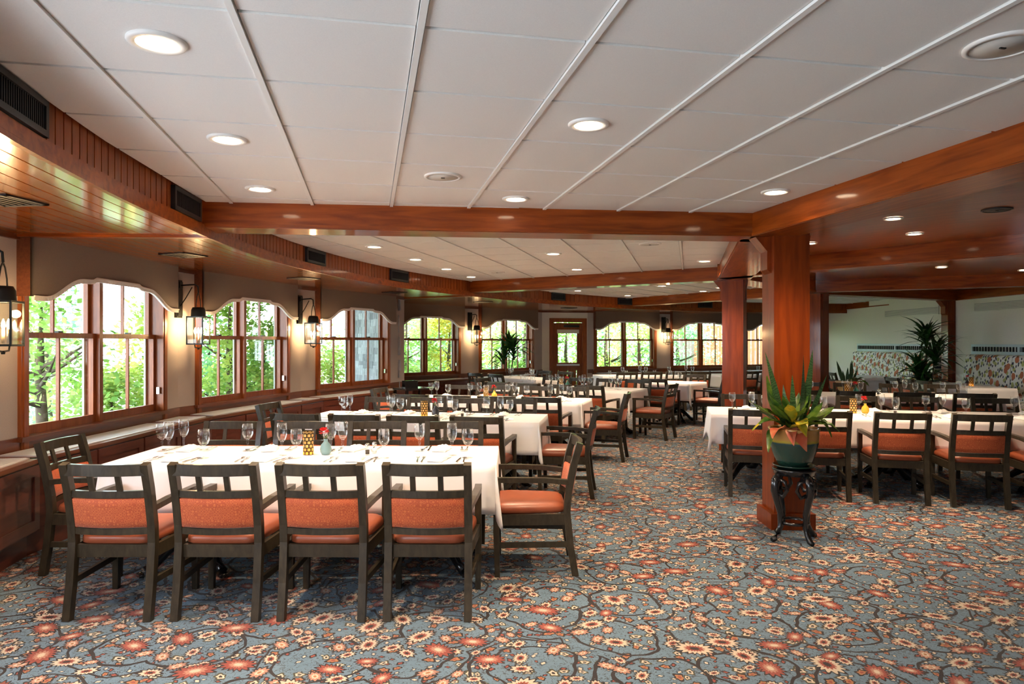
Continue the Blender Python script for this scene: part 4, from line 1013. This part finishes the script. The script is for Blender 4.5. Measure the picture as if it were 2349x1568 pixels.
def knife():
    t = thing('knife'); obj('handle', MB().sweep([(0, -.11, .005), (0, -.05, .006), (0, 0, .005)], .012, .005, (0, 0, 1), taper=[1, 1, .7]), 'chrome', t)
    obj('blade', MB().sweep([(0, 0, .004), (.001, .05, .004), (.002, .10, .003)], .014, .0015, (0, 0, 1), taper=[.8, 1, .3]), 'chrome', t); return t
def spoon():
    t = thing('spoon'); obj('handle', MB().sweep([(0, -.09, .004), (0, 0, .006), (0, .04, .005)], .009, .002, (0, 0, 1), taper=[1.2, .7, .6]), 'chrome', t)
    g = MB(); g.grid([[(.018 * math.sin(PI * (i + .05) / 8.1) * x, .038 + .05 * i / 8, .003 + .006 * x * x) for x in (-1, -.5, 0, .5, 1)] for i in range(9)]); obj('spoon_bowl', g, 'chrome', t); return t
def candle_holder():
    t = thing('candle_holder'); n = 32; g = MB(); g.lathe([(.036, 0), (.036, .155)], n, cap0=True, cap1=False)
    me = g.mesh('mosaic_cylinder', 'mosaic'); uvl = me.uv_layers.new()
    for poly in me.polygons:
        for li in poly.loop_indices:
            v = me.vertices[me.loops[li].vertex_index].co; a = math.atan2(v.y, v.x) / (2 * PI) + .5
            uvl.data[li].uv = (a, v.z / .155)
        us = [uvl.data[li].uv[0] for li in poly.loop_indices]
        if max(us) - min(us) > .5:
            for li in poly.loop_indices:
                if uvl.data[li].uv[0] < .5: uvl.data[li].uv[0] += 1
    obj('mosaic_cylinder', me, None, t)
    obj('rim', MB().lathe([(.034, .150), (.0375, .150), (.0375, .158), (.034, .158)], 32, cap0=False, cap1=False), 'brass', t)
    obj('tea_light', MB().lathe([(.02, .003), (.02, .02), (.003, .022), (.006, .03), (.001, .045)], 12), 'flame', t); return t
M['brass'] = pm('dark_brass', (.25, .16, .06), .35, .8); M['flame'] = emit('tea_light_flame', (1, .5, .15), 8)
def vase(colr, name):
    mt = pm('vase_%s_glaze' % name, colr, .35, coat=.3); t = thing('bud_vase')
    obj('vase_body', MB().lathe([(.026, 0), (.037, .018), (.040, .038), (.033, .066), (.016, .085), (.012, .096), (.016, .106), (.012, .106), (.009, .094)], 20), mt, t)
    obj('flower_stem', MB().tube([(0, 0, .05), (.004, .002, .11), (-.012, .004, .142)], .0025, 6), 'stem', t)
    rnd = random.Random(3); g = MB()
    for k in range(34):
        a = rnd.random() * 6.3; el = rnd.uniform(-.5, 1.3); d = Vector((math.cos(a) * math.cos(el), math.sin(a) * math.cos(el), math.sin(el))); c = Vector((-.014, .004, .155)) + d * .010
        s = d.cross(Vector((.3, .2, .9))).normalized(); u = s.cross(d); r = .026 * rnd.uniform(.75, 1.1); i = len(g.v)
        g.v += [tuple(c), tuple(c + d * r * .8 + s * r * .55), tuple(c + d * r + u * .003), tuple(c + d * r * .85 - s * r * .55)]; g.face((i, i + 1, i + 2, i + 3))
    obj('carnation_bloom', g, 'red', t, label='red carnation bloom'); 
    g = MB()
    for k in range(3): a = k * 2.1; g.grid([[(math.cos(a) * r + sx * .004 * math.sin(PI * r / .05) * -math.sin(a), math.sin(a) * r + sx * .004 * math.cos(a), .108 + r * .8) for sx in (-1, 1)] for r in (.004, .015, .028, .04)])
    obj('sprig', g, 'stem', t); return t
def shaker(dark):
    t = thing('pepper_shaker' if dark else 'salt_shaker')
    obj('shaker_glass', MB().lathe([(.019, 0), (.021, .01), (.017, .045), (.0145, .058)], 12), 'goblet', t)
    obj('shaker_contents', MB().lathe([(.014, .006), (.015, .035)], 10, cap1=True), 'pepper' if dark else 'napkin', t)
    obj('shaker_cap', MB().lathe([(.0155, .056), (.0165, .06), (.016, .072), (.009, .08)], 14, cap1=True), 'chrome', t); return t
M['pepper'] = pm('ground_pepper', (.06, .045, .035), .9)
PROTO = {'g': goblet(0), 'w': goblet(1), 't': tumbler(), 'f': fork(), 'k': knife(), 's': spoon(), 'c': candle_holder(), 'sa': shaker(False), 'pe': shaker(True)}
for nm, c in (('blue', (.15, .27, .30)), ('black', (.03, .03, .04)), ('yellow', (.62, .40, .03)), ('teal', (.02, .14, .11))): PROTO['v' + nm] = vase(c, nm)
NAP = napkin_mesh(); used = set()
def put(k, T, x, y, rz, label, cat, group=None):
    """place a prototype on table T at table coordinates x, y"""
    p = T['o'] + T['e'] * x + T['n'] * y
    if k == 'n': o = obj('napkin', NAP)
    else: o = PROTO[k] if k not in used else copy_tree(PROTO[k]); used.add(k)
    o.location = (p.x, p.y, T['z']); o.rotation_euler = (0, 0, T['a'] + rz); tag(o, label, cat, group); return o

# ---- tables and cloths
def pedestal(t, x):
    c = obj('pedestal', MB().lathe([(.05, .12), (.075, .16), (.05, .22), (.038, .34), (.045, .52), (.06, .60), (.10, .66), (.16, .70)], 14, (x, 0, 0)), 'black', t)
    for k in range(4):
        a = PI / 4 + k * PI / 2; e = Vector((math.cos(a), math.sin(a), 0))
        pts = [Vector((x, 0, .20)) + e * .03, Vector((x, 0, .21)) + e * .12, Vector((x, 0, .14)) + e * .22, Vector((x, 0, .07)) + e * .29, Vector((x, 0, .035)) + e * .35]
        g = MB().tube(pts, [.045, .042, .032, .028, .036], 8)
        for j in (-1, 0, 1):
            f = Vector((-e.y, e.x, 0)) * (j * .022); q = Vector((x, 0, .018)) + e * .37 + f; g.tube([q, q + e * .03], [.017, .012], 6)
        obj('paw_foot', g, 'black', c)
def make_table(l, d, rot, L_, Wd, tname, desc, H=.755, drop=.31, seed=1, npod=2):
    a = math.radians(rot) - YAW; o = LD(l, d); e = Vector((math.cos(a), math.sin(a), 0)); n = Vector((-e.y, e.x, 0))
    t = thing('dining_table', o, a, 'dining table on black paw-foot pedestals, ' + desc, 'table', 'dining tables')
    obj('table_top', MB().box(-L_ / 2, L_ / 2, -Wd / 2, Wd / 2, .70, H - .006), 'cab', t)
    for k in range(npod): pedestal(t, 0 if npod == 1 else (k / (npod - 1) - .5) * (L_ - .9))
    rnd = random.Random(seed); g = MB(); hx, hy = L_ / 2 + .006, Wd / 2 + .006
    per = []; cs = [(hx, -hy, -PI / 2), (hx, hy, 0), (-hx, hy, PI / 2), (-hx, -hy, PI)]
    for ci, (cx, cy_, a0) in enumerate(cs):
        for k in range(9):
            th = a0 + PI / 2 * k / 8; q = 1 - abs(k - 4) / 4
            per.append((cx, cy_, math.cos(th), math.sin(th), q))
        nx = cs[(ci + 1) % 4]; side = math.hypot(nx[0] - cx, nx[1] - cy_); m = max(4, int(side / .07)); th = a0 + PI / 2
        for k in range(1, m):
            f = k / m; per.append((cx + (nx[0] - cx) * f, cy_ + (nx[1] - cy_) * f, math.cos(th), math.sin(th), 0))
    ph = rnd.random() * 6; rows = []; Np = len(per)
    for r in range(7):
        tt = r / 6; row = []
        for i, (x, y, nx_, ny_, q) in enumerate(per):
            hgt = drop * (1 + .34 * q ** .8); wav = math.sin(i * .55 + ph) * .5 + math.sin(i * .23 + ph * 2) * .5
            out = .003 + tt ** 1.1 * (.010 + .007 * wav) + q * tt * (.055 + .0 * wav) + (.018 if r == 0 else 0) * 0
            zz = H - hgt * tt + .0 if r else H
            row.append((x + nx_ * out, y + ny_ * out, zz))
        rows.append(row + [row[0]])
    g.grid(rows[::-1]); g.face([len(g.v) - (Np + 1) + i for i in range(Np)] if False else [6 * (Np + 1) + i for i in range(Np)])
    c = obj('tablecloth', g, 'cloth', None, o, a, None, 'white linen tablecloth on the dining table, ' + desc, 'tablecloth', 'white tablecloths')
    sd = c.modifiers.new('thickness', 'SOLIDIFY'); sd.thickness = .002; sd.offset = 1
    return {'o': Vector((o.x, o.y, 0)), 'e': e, 'n': n, 'a': a, 'z': H + .003, 'L': L_, 'W': Wd, 'l': l, 'd': d, 'rot': rot, 'name': tname}
ORD = ['first', 'second', 'third', 'fourth', 'fifth', 'sixth']
def tab_chair(T, x, side, gap, lab, dx=0, jit=0):
    r = math.radians(T['rot']); ex, ey = math.cos(r), math.sin(r); nx, ny = -ey, ex
    if side == 'near': lx_, ly_, deg = x, -(T['W'] / 2 + gap), 0
    elif side == 'far': lx_, ly_, deg = x, T['W'] / 2 + gap, 180
    elif side == 'right': lx_, ly_, deg = T['L'] / 2 + gap, x, 90
    else: lx_, ly_, deg = -T['L'] / 2 - gap, x, -90
    l = T['l'] + ex * lx_ + nx * ly_; d = T['d'] + ey * lx_ + ny * ly_
    put_chair(l, d, T['rot'] + deg + jit, lab)
def setting(T, x, s, lab, full=True, wine=False, rnd=random):
    """one place setting on the side s (-1 near, +1 far) at x"""
    y = s * (T['W'] / 2 - .20); rz = 0 if s < 0 else PI; k = -s
    j = lambda a: rnd.uniform(-a, a)
    put('g', T, x + k * .17 + j(.03), y - s * (.05 + j(.02)), 0, 'water goblet at the ' + lab, 'goblet', 'goblets set on the tables')
    if wine: put('w', T, x + k * .06 + j(.01), y - s * (.14 + j(.01)), 0, 'tall wine glass at the ' + lab, 'wine glass', 'wine glasses set on the tables')
    if full:
        put('n', T, x + j(.02), y + s * .02, rz + j(.3), 'folded white napkin at the ' + lab, 'napkin', 'napkins set on the tables')
        put('f', T, x - k * .12, y + s * .04, rz + j(.12), 'inner steel fork at the ' + lab, 'fork', 'forks set on the tables')
        put('f', T, x - k * .155, y + s * .04, rz + j(.12), 'outer steel fork at the ' + lab, 'fork', 'forks set on the tables')
        put('k', T, x + k * .115, y + s * .05, rz + j(.15), 'steel knife at the ' + lab, 'knife', 'knives set on the tables')
        put('s', T, x + k * .15, y + s * .05, rz + j(.15), 'steel spoon at the ' + lab, 'spoon', 'spoons set on the tables')
def tumblers(T, xs):
    for i, x in enumerate(xs):
        put('t', T, x, .12, 0, 'straight water tumbler, %s along %s' % (ORD[i], T['name']), 'tumbler', 'tumblers on the window tables')
def dress(T, near, far, gapn, gapf, nside, fside, right=None, left=None, vase_k=None, full=True, cx=0., wine=True, chairs_far=True, shakers=True):
    rnd = random.Random(hash(round(T['l'] * 100)) % 999)
    tn = T['name']
    for i, x in enumerate(sorted(near, reverse=True)):
        tab_chair(T, x, 'near', gapn, 'armchair %s from the aisle on the %s side of %s' % (ORD[i], nside, tn), jit=rnd.uniform(-2, 2))
        setting(T, x, -1, '%s place from aisle, %s side of %s' % (ORD[i], nside, tn), full, wine and i % 2 == 0, rnd)
    for i, x in enumerate(sorted(far, reverse=True)):
        if chairs_far: tab_chair(T, x, 'far', gapf, 'armchair %s from the aisle on the %s side of %s' % (ORD[i], fside, tn), jit=rnd.uniform(-2, 2))
        setting(T, x, 1, '%s place from aisle, %s side of %s' % (ORD[i], fside, tn), full, wine and i % 2 == 1, rnd)
    if right is not None: tab_chair(T, 0, 'right', right, 'armchair at the aisle end of ' + tn)
    if left is not None: tab_chair(T, 0, 'left', left, 'armchair at the window end of ' + tn)
    if vase_k:
        put('c', T, cx - .07, .0, 0, 'gold mosaic candle holder on ' + tn, 'candle holder', 'gold mosaic candle holders')
        put('v' + vase_k, T, cx + .05, .0, rnd.random() * 3, '%s bud vase with a red carnation on %s' % (vase_k, tn), 'vase')
    if shakers:
        put('pe', T, cx + .34, -.02, 0, 'pepper shaker on ' + tn, 'shaker'); put('sa', T, cx + .375, .05, 0, 'salt shaker on ' + tn, 'shaker')

T1 = make_table(-1.35, 4.825, 0, 2.48, .78, 'the blue-vase table', 'the one carrying the blue vase', seed=1)
dress(T1, [-.866, -.276, .306, .887], [-.97, -.38, .23, .87], .53, .56, 'open-carpet', 'black-vase', .47, .43, 'blue', cx=.02)
put('w', T1, -1.0, .20, 0, 'tall wine glass on the cabinet end of the blue-vase table', 'wine glass', 'wine glasses set on the tables')
T2 = make_table(-.895, 7.32, -8.8, 2.44, .80, 'the black-vase table', 'the one carrying the black vase by the windows', seed=2)
dress(T2, [-.975, -.405, .15, .74], [-.80, -.27, .29, .80], .50, .54, 'blue-vase', 'yellow-vase', .46, .46, 'black', cx=.05)
T3 = make_table(-.195, 9.60, -15.6, 2.44, .80, 'the yellow-vase table', 'carrying a yellow vase on the window side', seed=3)
dress(T3, [-.86, -.30, .28, .84], [-.85, -.28, .29, .85], .50, .54, 'black-vase', 'garden', .46, .48, 'yellow', cx=-.1)
T4 = make_table(.99, 11.98, -31.5, 2.44, .80, 'the teal-vase table', 'carrying a teal vase near the garden door', seed=4)
dress(T4, [-.84, -.28, .28, .82], [-.84, -.28, .28, .84], .50, .53, 'yellow-vase', 'far-window', .50, .50, 'teal', cx=-.1, full=False)
T5 = make_table(3.15, 13.5, -35, .88, .88, 'the small square table', 'small square one beyond the second column', seed=5, npod=1)
dress(T5, [.0], [.0], .5, .5, 'column', 'far-window', .48, None, None, full=False, shakers=False)
T7 = make_table(.25, 15.25, -50, 1.7, .8, 'the dracaena table', 'the short one nearest the bay dracaena', seed=7)
dress(T7, [-.45, .25], [-.4, .3], .50, .50, 'teal-vase', 'dracaena', None, None, None, full=False, shakers=False)
T8 = make_table(3.2, 16.5, 10, 2.44, .76, 'the door-window table', 'below the window beside the garden door', seed=8)
dress(T8, [-.85, -.28, .3, .87], [], .50, .50, 'garden-view', 'window', None, None, None, full=False, chairs_far=False, shakers=False)
T9 = make_table(6.0, 17.0, 12, 2.44, .76, 'the fence-window table', 'below the window with the orange fence', seed=9)
dress(T9, [-.85, -.28, .3], [], .50, .50, 'column', 'window', None, None, None, full=False, chairs_far=False, shakers=False)
T10 = make_table(4.05, 7.55, -13, 3.7, .92, 'the pot-column table', 'the longest, behind the pot column', seed=10, npod=3)
dress(T10, [-1.48, -.84, -.16, .50, 1.15], [-1.42, -.76, -.06, .62, 1.42], .50, .53, 'pot-column', 'banquette', None, None, 'yellow', cx=-.28)
T11 = make_table(5.38, 10.3, -18, 2.9, .84, 'the two-column table', 'between the second and third columns', seed=11, npod=2)
dress(T11, [-1.12, -.45, .25, .95], [-.9, -.25, .42, 1.05], .50, .53, 'long-table', 'third-column', None, None, 'teal', cx=-.35, full=False)
T13 = make_table(8.05, 12.55, 87, 1.7, .78, 'the half-column table', 'by the banquette past the half column', seed=13)
dress(T13, [], [-.55, .0, .55], .50, .50, 'banquette', 'dining-room', None, None, 'black', cx=-.2, full=False, shakers=False)
T12 = make_table(7.95, 15.7, 87, 1.5, .78, 'the corner table', 'by the banquette of the far corner', seed=12)
dress(T12, [], [-.45, .2], .50, .50, 'banquette', 'dining-room', None, None, None, full=False, shakers=False)

tumblers(T8, [-.9, -.5, -.1, .2, .6]); tumblers(T9, [-.9, -.6, -.2, .3, .7])
# ---- small dark side table by the return corner with a black menu rack
p = hit(942, (PW(9.92).x - 3, PW(9.92).y - .45), (PW(9.92).x + 3, PW(9.92).y + .3))
pt = LD(-1.68, 11.98)
t = thing('side_table', pt, math.radians(40) - YAW, 'small dark side table against the return corner of the window wall', 'table')
obj('table_top', MB().box(-.28, .28, -.22, .22, .72, .75), 'black', t)
for sx in (-1, 1):
    for sy in (-1, 1): obj('leg', MB().box(sx * .25 - .02, sx * .25 + .02, sy * .19 - .02, sy * .19 + .02, 0, .72), 'black', t)
t = thing('menu_rack', (pt.x - .06, pt.y + .05, .75), .4, 'black menu rack standing on the small side table', 'rack')
obj('rack_base', MB().box(-.12, .12, -.07, .07, 0, .02), 'black', t)
for k in range(4): obj('divider', MB().box(-.12, .12, -.065 + k * .04, -.06 + k * .04, .02, .12), 'black', t)

# ---- banquettes on the cream wall
def banquette(ua, ub, lab):
    x0, x1 = bx(ua), bx(ub); t = thing('banquette', label=lab, cat='banquette'); t.matrix_world = Mb @ Matrix.Translation((0, -.004, 0))
    obj('base', MB().box(x0, x1, -.58, -.0, 0, .34), 'bluewood', t)
    nseg = max(2, round((x1 - x0) / 1.9)); w = (x1 - x0) / nseg
    for k in range(nseg):
        a, b = x0 + k * w + .008, x0 + (k + 1) * w - .008
        g = MB(); P = []
        for (y, z) in ((-.12, .34), (-.56, .34), (-.60, .36), (-.60, .44), (-.57, .47), (-.2, .475)): P.append([(a, y, z), (b, y, z)])
        g.grid(P, False); obj('seat_cushion', g, 'floral', t)
        g = MB(); P = []
        for (y, z) in ((-.24, .46), (-.245, .6), (-.215, 1.0), (-.18, 1.24), (-.15, 1.275), (-.08, 1.285), (-.0, 1.28)): P.append([(b, y, z), (a, y, z)])
        g.grid(P, False)
        for xx in (a, b):
            i = len(g.v); g.v += [(xx, y, z) for (y, z) in ((-.24, .46), (-.245, .6), (-.215, 1.0), (-.18, 1.24), (-.15, 1.275), (-.08, 1.285), (0, 1.28), (0, .46))]; g.face(range(i, i + 8))
        obj('back_cushion', g, 'floral', t, label='white cushion printed with rust, olive and navy flowers')
    g = MB().box(x0, x1, -.07, 0, 1.285, 1.345).box(x0, x1, -.07, 0, 1.435, 1.485)
    for k in range(nseg + 1): xx = x0 + k * w; g.box(max(x0, xx - .03), min(x1, xx + .03), -.07, 0, 1.345, 1.435)
    r = obj('top_rail', g, 'bluewood', t)
    g = MB(); x = x0 + .05
    while x < x1 - .05: g.box(x, x + .017, -.06, -.03, 1.345, 1.435); x += .085
    obj('rail_spindles', g, 'vent', r, kind='stuff'); return t
banquette(1972, 2168, 'floral upholstered banquette between the dracaena and the far corner'); banquette(2236, 2480, 'floral upholstered banquette past the half column')

# ---- plants
def blade(L_, w, bend, twist, n=9, base_w=.45, fold=.0):
    g = MB(); P = []
    for i in range(n):
        s = i / (n - 1); ww = w * (base_w + (1 - base_w) * math.sin(min(1, s * 2.2) * PI / 2)) * (1 - max(0, s - .55) / .45) ** .75 if s < 1 else .001
        y = bend * s * s * L_; z = L_ * s * (1 - .25 * abs(bend) * s); a = twist * s
        P.append([(ww / 2 * math.cos(a) * t_, y + ww / 2 * math.sin(a) * t_ - fold * abs(t_) * ww * -.5, z) for t_ in (-1, 0, 1)])
    g.grid(P); return g
def broad(L_, w, droop, n=9):
    g = MB(); P = []
    for i in range(n):
        s = i / (n - 1); ww = w * math.sin(PI * min(.985, max(.03, s)) ** .85) ** .9 + .004
        y = L_ * (s - .12 * s * s); z = L_ * (.55 * s - droop * s * s)
        P.append([(ww / 2 * t_, y, z + abs(t_) * ww * .14 + .006 * math.sin(s * 14) * t_) for t_ in (-1, -.5, 0, .5, 1)])
    g.grid(P); return g
def big_plant(loc, z0, scale, lab, small=False):
    rnd = random.Random(5 if not small else 9); t = thing('potted_plant', (loc.x, loc.y, z0), -YAW, lab, 'plant')
    t.scale = (scale,) * 3
    if small: obj('pot', MB().lathe([(.11, 0), (.15, .10), (.175, .20), (.19, .21), (.19, .23), (.165, .23), (.16, .19)], 24, cap1=False), 'terracotta', t)
    else: obj('pot', MB().lathe([(.108, .012), (.135, .06), (.162, .13), (.18, .20), (.186, .26), (.184, .29), (.190, .30), (.190, .312), (.172, .312), (.168, .28)], 36, cap1=False), 'glaze', t, label='pot glazed tan above dark green')
    zt = .19 if small else .285
    obj('soil', MB().lathe([(.001, zt), (.166, zt)], 20, cap0=False, cap1=False), 'soil', t)
    S = [(-.06, .02, .66, -.25, .25, .062), (.06, .02, .67, .20, -.3, .064), (.04, -.02, .62, .07, .4, .055), (.01, .05, .46, .05, .2, .05), (.085, .05, .50, .42, .2, .045), (-.02, .06, .38, -.1, 0, .045), (.04, .08, .42, .2, .6, .04)]
    for (x, y, L_, lean, tw, w) in S:
        if small: L_ *= .62
        o = obj('blade_leaf', blade(L_, w, .06, tw), 'snake', t, (x, y, zt - .02)); o.rotation_euler = (rnd.uniform(-.1, .1), lean, rnd.uniform(-.5, .5))
    if not small:
        C = [(-.05, -.08, 185, .30, .11, .2, 'crotonY'), (-.10, -.04, 110, .26, .10, .5, 'croton'), (-.10, -.02, 75, .30, .10, .1, 'croton'), (-.08, .0, 60, .28, .10, -.2, 'croton'), (-.09, -.06, 135, .27, .10, .7, 'crotonR'), (-.03, -.10, 175, .16, .13, 1.5, 'crotonR'),
             (.04, -.08, 215, .22, .10, .5, 'croton'), (.09, -.05, 260, .26, .12, .65, 'croton'), (.08, .0, 285, .28, .10, .0, 'croton'), (-.04, -.07, 150, .24, .09, .1, 'crotonY'), (-.09, -.05, 100, .30, .085, .75, 'crotonY'), (.02, -.09, 195, .24, .09, .3, 'croton'),
             (-.02, .0, 40, .26, .09, -.3, 'croton'), (.05, .05, 310, .28, .09, -.3, 'croton'), (-.12, -.05, 125, .22, .09, 1.2, 'croton'), (.0, -.09, 170, .2, .10, 1.0, 'crotonY'), (-.06, .05, 20, .3, .09, -.5, 'croton'), (.10, -.03, 275, .22, .10, 1.1, 'croton'), (-.06, -.09, 160, .15, .09, 1.3, 'crotonR'), (-.02, -.05, 120, .24, .08, -.4, 'croton')]
        C += [(rnd.uniform(-.08, .08), rnd.uniform(-.08, .06), rnd.uniform(0, 360), rnd.uniform(.18, .27), rnd.uniform(.07, .10), rnd.uniform(-.5, .3), 'croton') for _ in range(14)]
        for (x, y, az, L_, w, dr_, m_) in C:
            o = obj('broad_leaf', broad(L_, w, dr_), m_, t, (x, y, zt + rnd.uniform(.0, .09))); o.rotation_euler = (rnd.uniform(-.1, .2), rnd.uniform(-.25, .25), math.radians(az))
    else:
        for k in range(12):
            o = obj('broad_leaf', broad(rnd.uniform(.18, .26), .08, rnd.uniform(.2, .9)), rnd.choice(['croton', 'croton', 'crotonR']), t, (rnd.uniform(.02, .12), rnd.uniform(-.1, .1), zt + .02)); o.rotation_euler = (0, rnd.uniform(-.3, .3), math.radians(rnd.uniform(180, 340)))
    return t
def plant_stand(loc, h, lab, r=.160):
    t = thing('plant_stand', (loc.x, loc.y, 0), math.radians(18) - YAW, lab, 'plant stand')
    obj('stand_top', MB().lathe([(r * .85, h - .05), (r * .93, h - .045), (r * .96, h - .02), (r, h - .014), (r, h)], 28), 'black', t)
    for k in range(4):
        a = k * PI / 2; e = Vector((math.cos(a), math.sin(a), 0)); R_ = [(r * .88, h - .04), (r * 1.08, h - .10), (r * 1.12, h - .16), (r * .98, h - .24), (r * .80, h - .34), (r * .78, h - .44), (r * .92, .07), (r * 1.10, .025), (r * 1.28, .016)]
        g = MB().tube([e * q + Vector((0, 0, z)) for q, z in R_], [.027, .031, .031, .026, .022, .020, .021, .024, .018], 8)
        lg = obj('carved_leg', g, 'black', t)
        f = Vector((-e.y, e.x, 0)); g = MB()
        for s in (-1, 1):
            g.tube([e * r * .92 + Vector((0, 0, h - .07)), (e + f * s * .5).normalized() * r * .95 + Vector((0, 0, h - .09)), (e + f * s * .62).normalized() * r * .97 + Vector((0, 0, h - .15)), (e + f * s * .40).normalized() * r * .98 + Vector((0, 0, h - .20)), e * r * .98 + Vector((0, 0, h - .18))], .016, 6)
        obj('scroll_bracket', g, 'black', lg)
        g = MB()
        for z in (.085, .115, .145): c = e * (r * 1.10 + .016) + Vector((0, 0, h - z)); g.lathe([(.003, -.014), (.014, -.006), (.014, .006), (.003, .014)], 8, tuple(c))
        obj('carved_beads', g, 'black', lg)
    obj('ring_stretcher', MB().lathe([(r * .62, .13), (r * .74, .13), (r * .74, .15), (r * .62, .15), (r * .62, .13)], 28, cap0=False, cap1=False), 'black', t)
    return t
ps = LD(2.185, 5.44); plant_stand(ps, .555, 'carved black four-legged stand under the green and tan pot')
sa = thing('pot_saucer', (ps.x, ps.y, .556), 0, 'dark green saucer between the big pot and the carved stand', 'saucer')
obj('saucer_dish', MB().lathe([(.115, 0), (.150, .018), (.158, .026), (.152, .028), (.12, .012), (.001, .012)], 32, cap1=False), 'glaze', sa)
big_plant(ps, .557, 1.0, 'snake plant and croton with red and yellow leaves in a green and tan pot')
p2 = LD(5.75, 12.02); plant_stand(p2, .62, 'carved black stand under the tan-potted snake plant by the third column')
big_plant(p2, .622, 1.05, 'smaller snake plant in a plain tan pot by the third column', True)
def dracaena(loc, z0, H, crowns, lab, potc='black', nleaf=46, ll=.5):
    rnd = random.Random(int(H * 100)); t = thing('dracaena_plant', (loc.x, loc.y, z0), 0, lab, 'plant')
    obj('pot', MB().lathe([(.12, 0), (.15, .12), (.17, .26), (.185, .27), (.185, .29), (.16, .29), (.155, .25)], 24, cap1=False), potc, t); obj('soil', MB().lathe([(.001, .25), (.156, .25)], 16, cap0=False, cap1=False), 'soil', t)
    lm = [blade(ll * s, .060, b, .3, 8, .8).mesh('strap_leaf', 'drac') for s, b in ((1, .55), (.85, .35), (1.1, .8), (.75, .2))]
    for (dx, dy, z) in crowns:
        obj('cane', MB().tube([(dx * .3, dy * .3, .2), (dx * .7, dy * .7, z * .6), (dx, dy, z)], .014, 7), 'bark', t)
        for k in range(nleaf):
            o = obj('strap_leaf', lm[rnd.randrange(4)], None, t, (dx, dy, z - rnd.random() * .22)); o.matrix_local = Matrix.Translation((dx, dy, z - rnd.random() * .30)) @ Matrix.Rotation(k * 2.4 + rnd.random() * .5, 4, 'Z') @ Matrix.Rotation(-rnd.uniform(.15, 1.25), 4, 'X')
    return t
pd = (hit(1123, B0, B1)); nd = Vector((dv.y, -dv.x)); pd = pd + nd * .62
dracaena(Vector((pd.x, pd.y, 0)), .45, 1.3, [(.0, .0, 1.15), (-.12, .05, .85), (.1, -.06, .95)], 'tall dracaena in a black pot in front of the deep bay cabinet', nleaf=30, ll=.55)
t = thing('plant_pedestal', (pd.x, pd.y, 0), 0, 'low black plinth under the dracaena in the deep bay', 'plinth'); obj('plinth_block', MB().box(-.17, .17, -.17, .17, .03, .42).box(-.19, .19, -.19, .19, .42, .45).box(-.19, .19, -.19, .19, 0, .03), 'black', t)
pq = LD(8.32, 14.1); dracaena(pq, 0, 2.0, [(0, 0, 1.72), (.12, -.1, 1.35), (-.1, .1, 1.05), (.05, .12, .8)], 'big bushy dracaena between the two floral banquettes', nleaf=58, ll=.60)
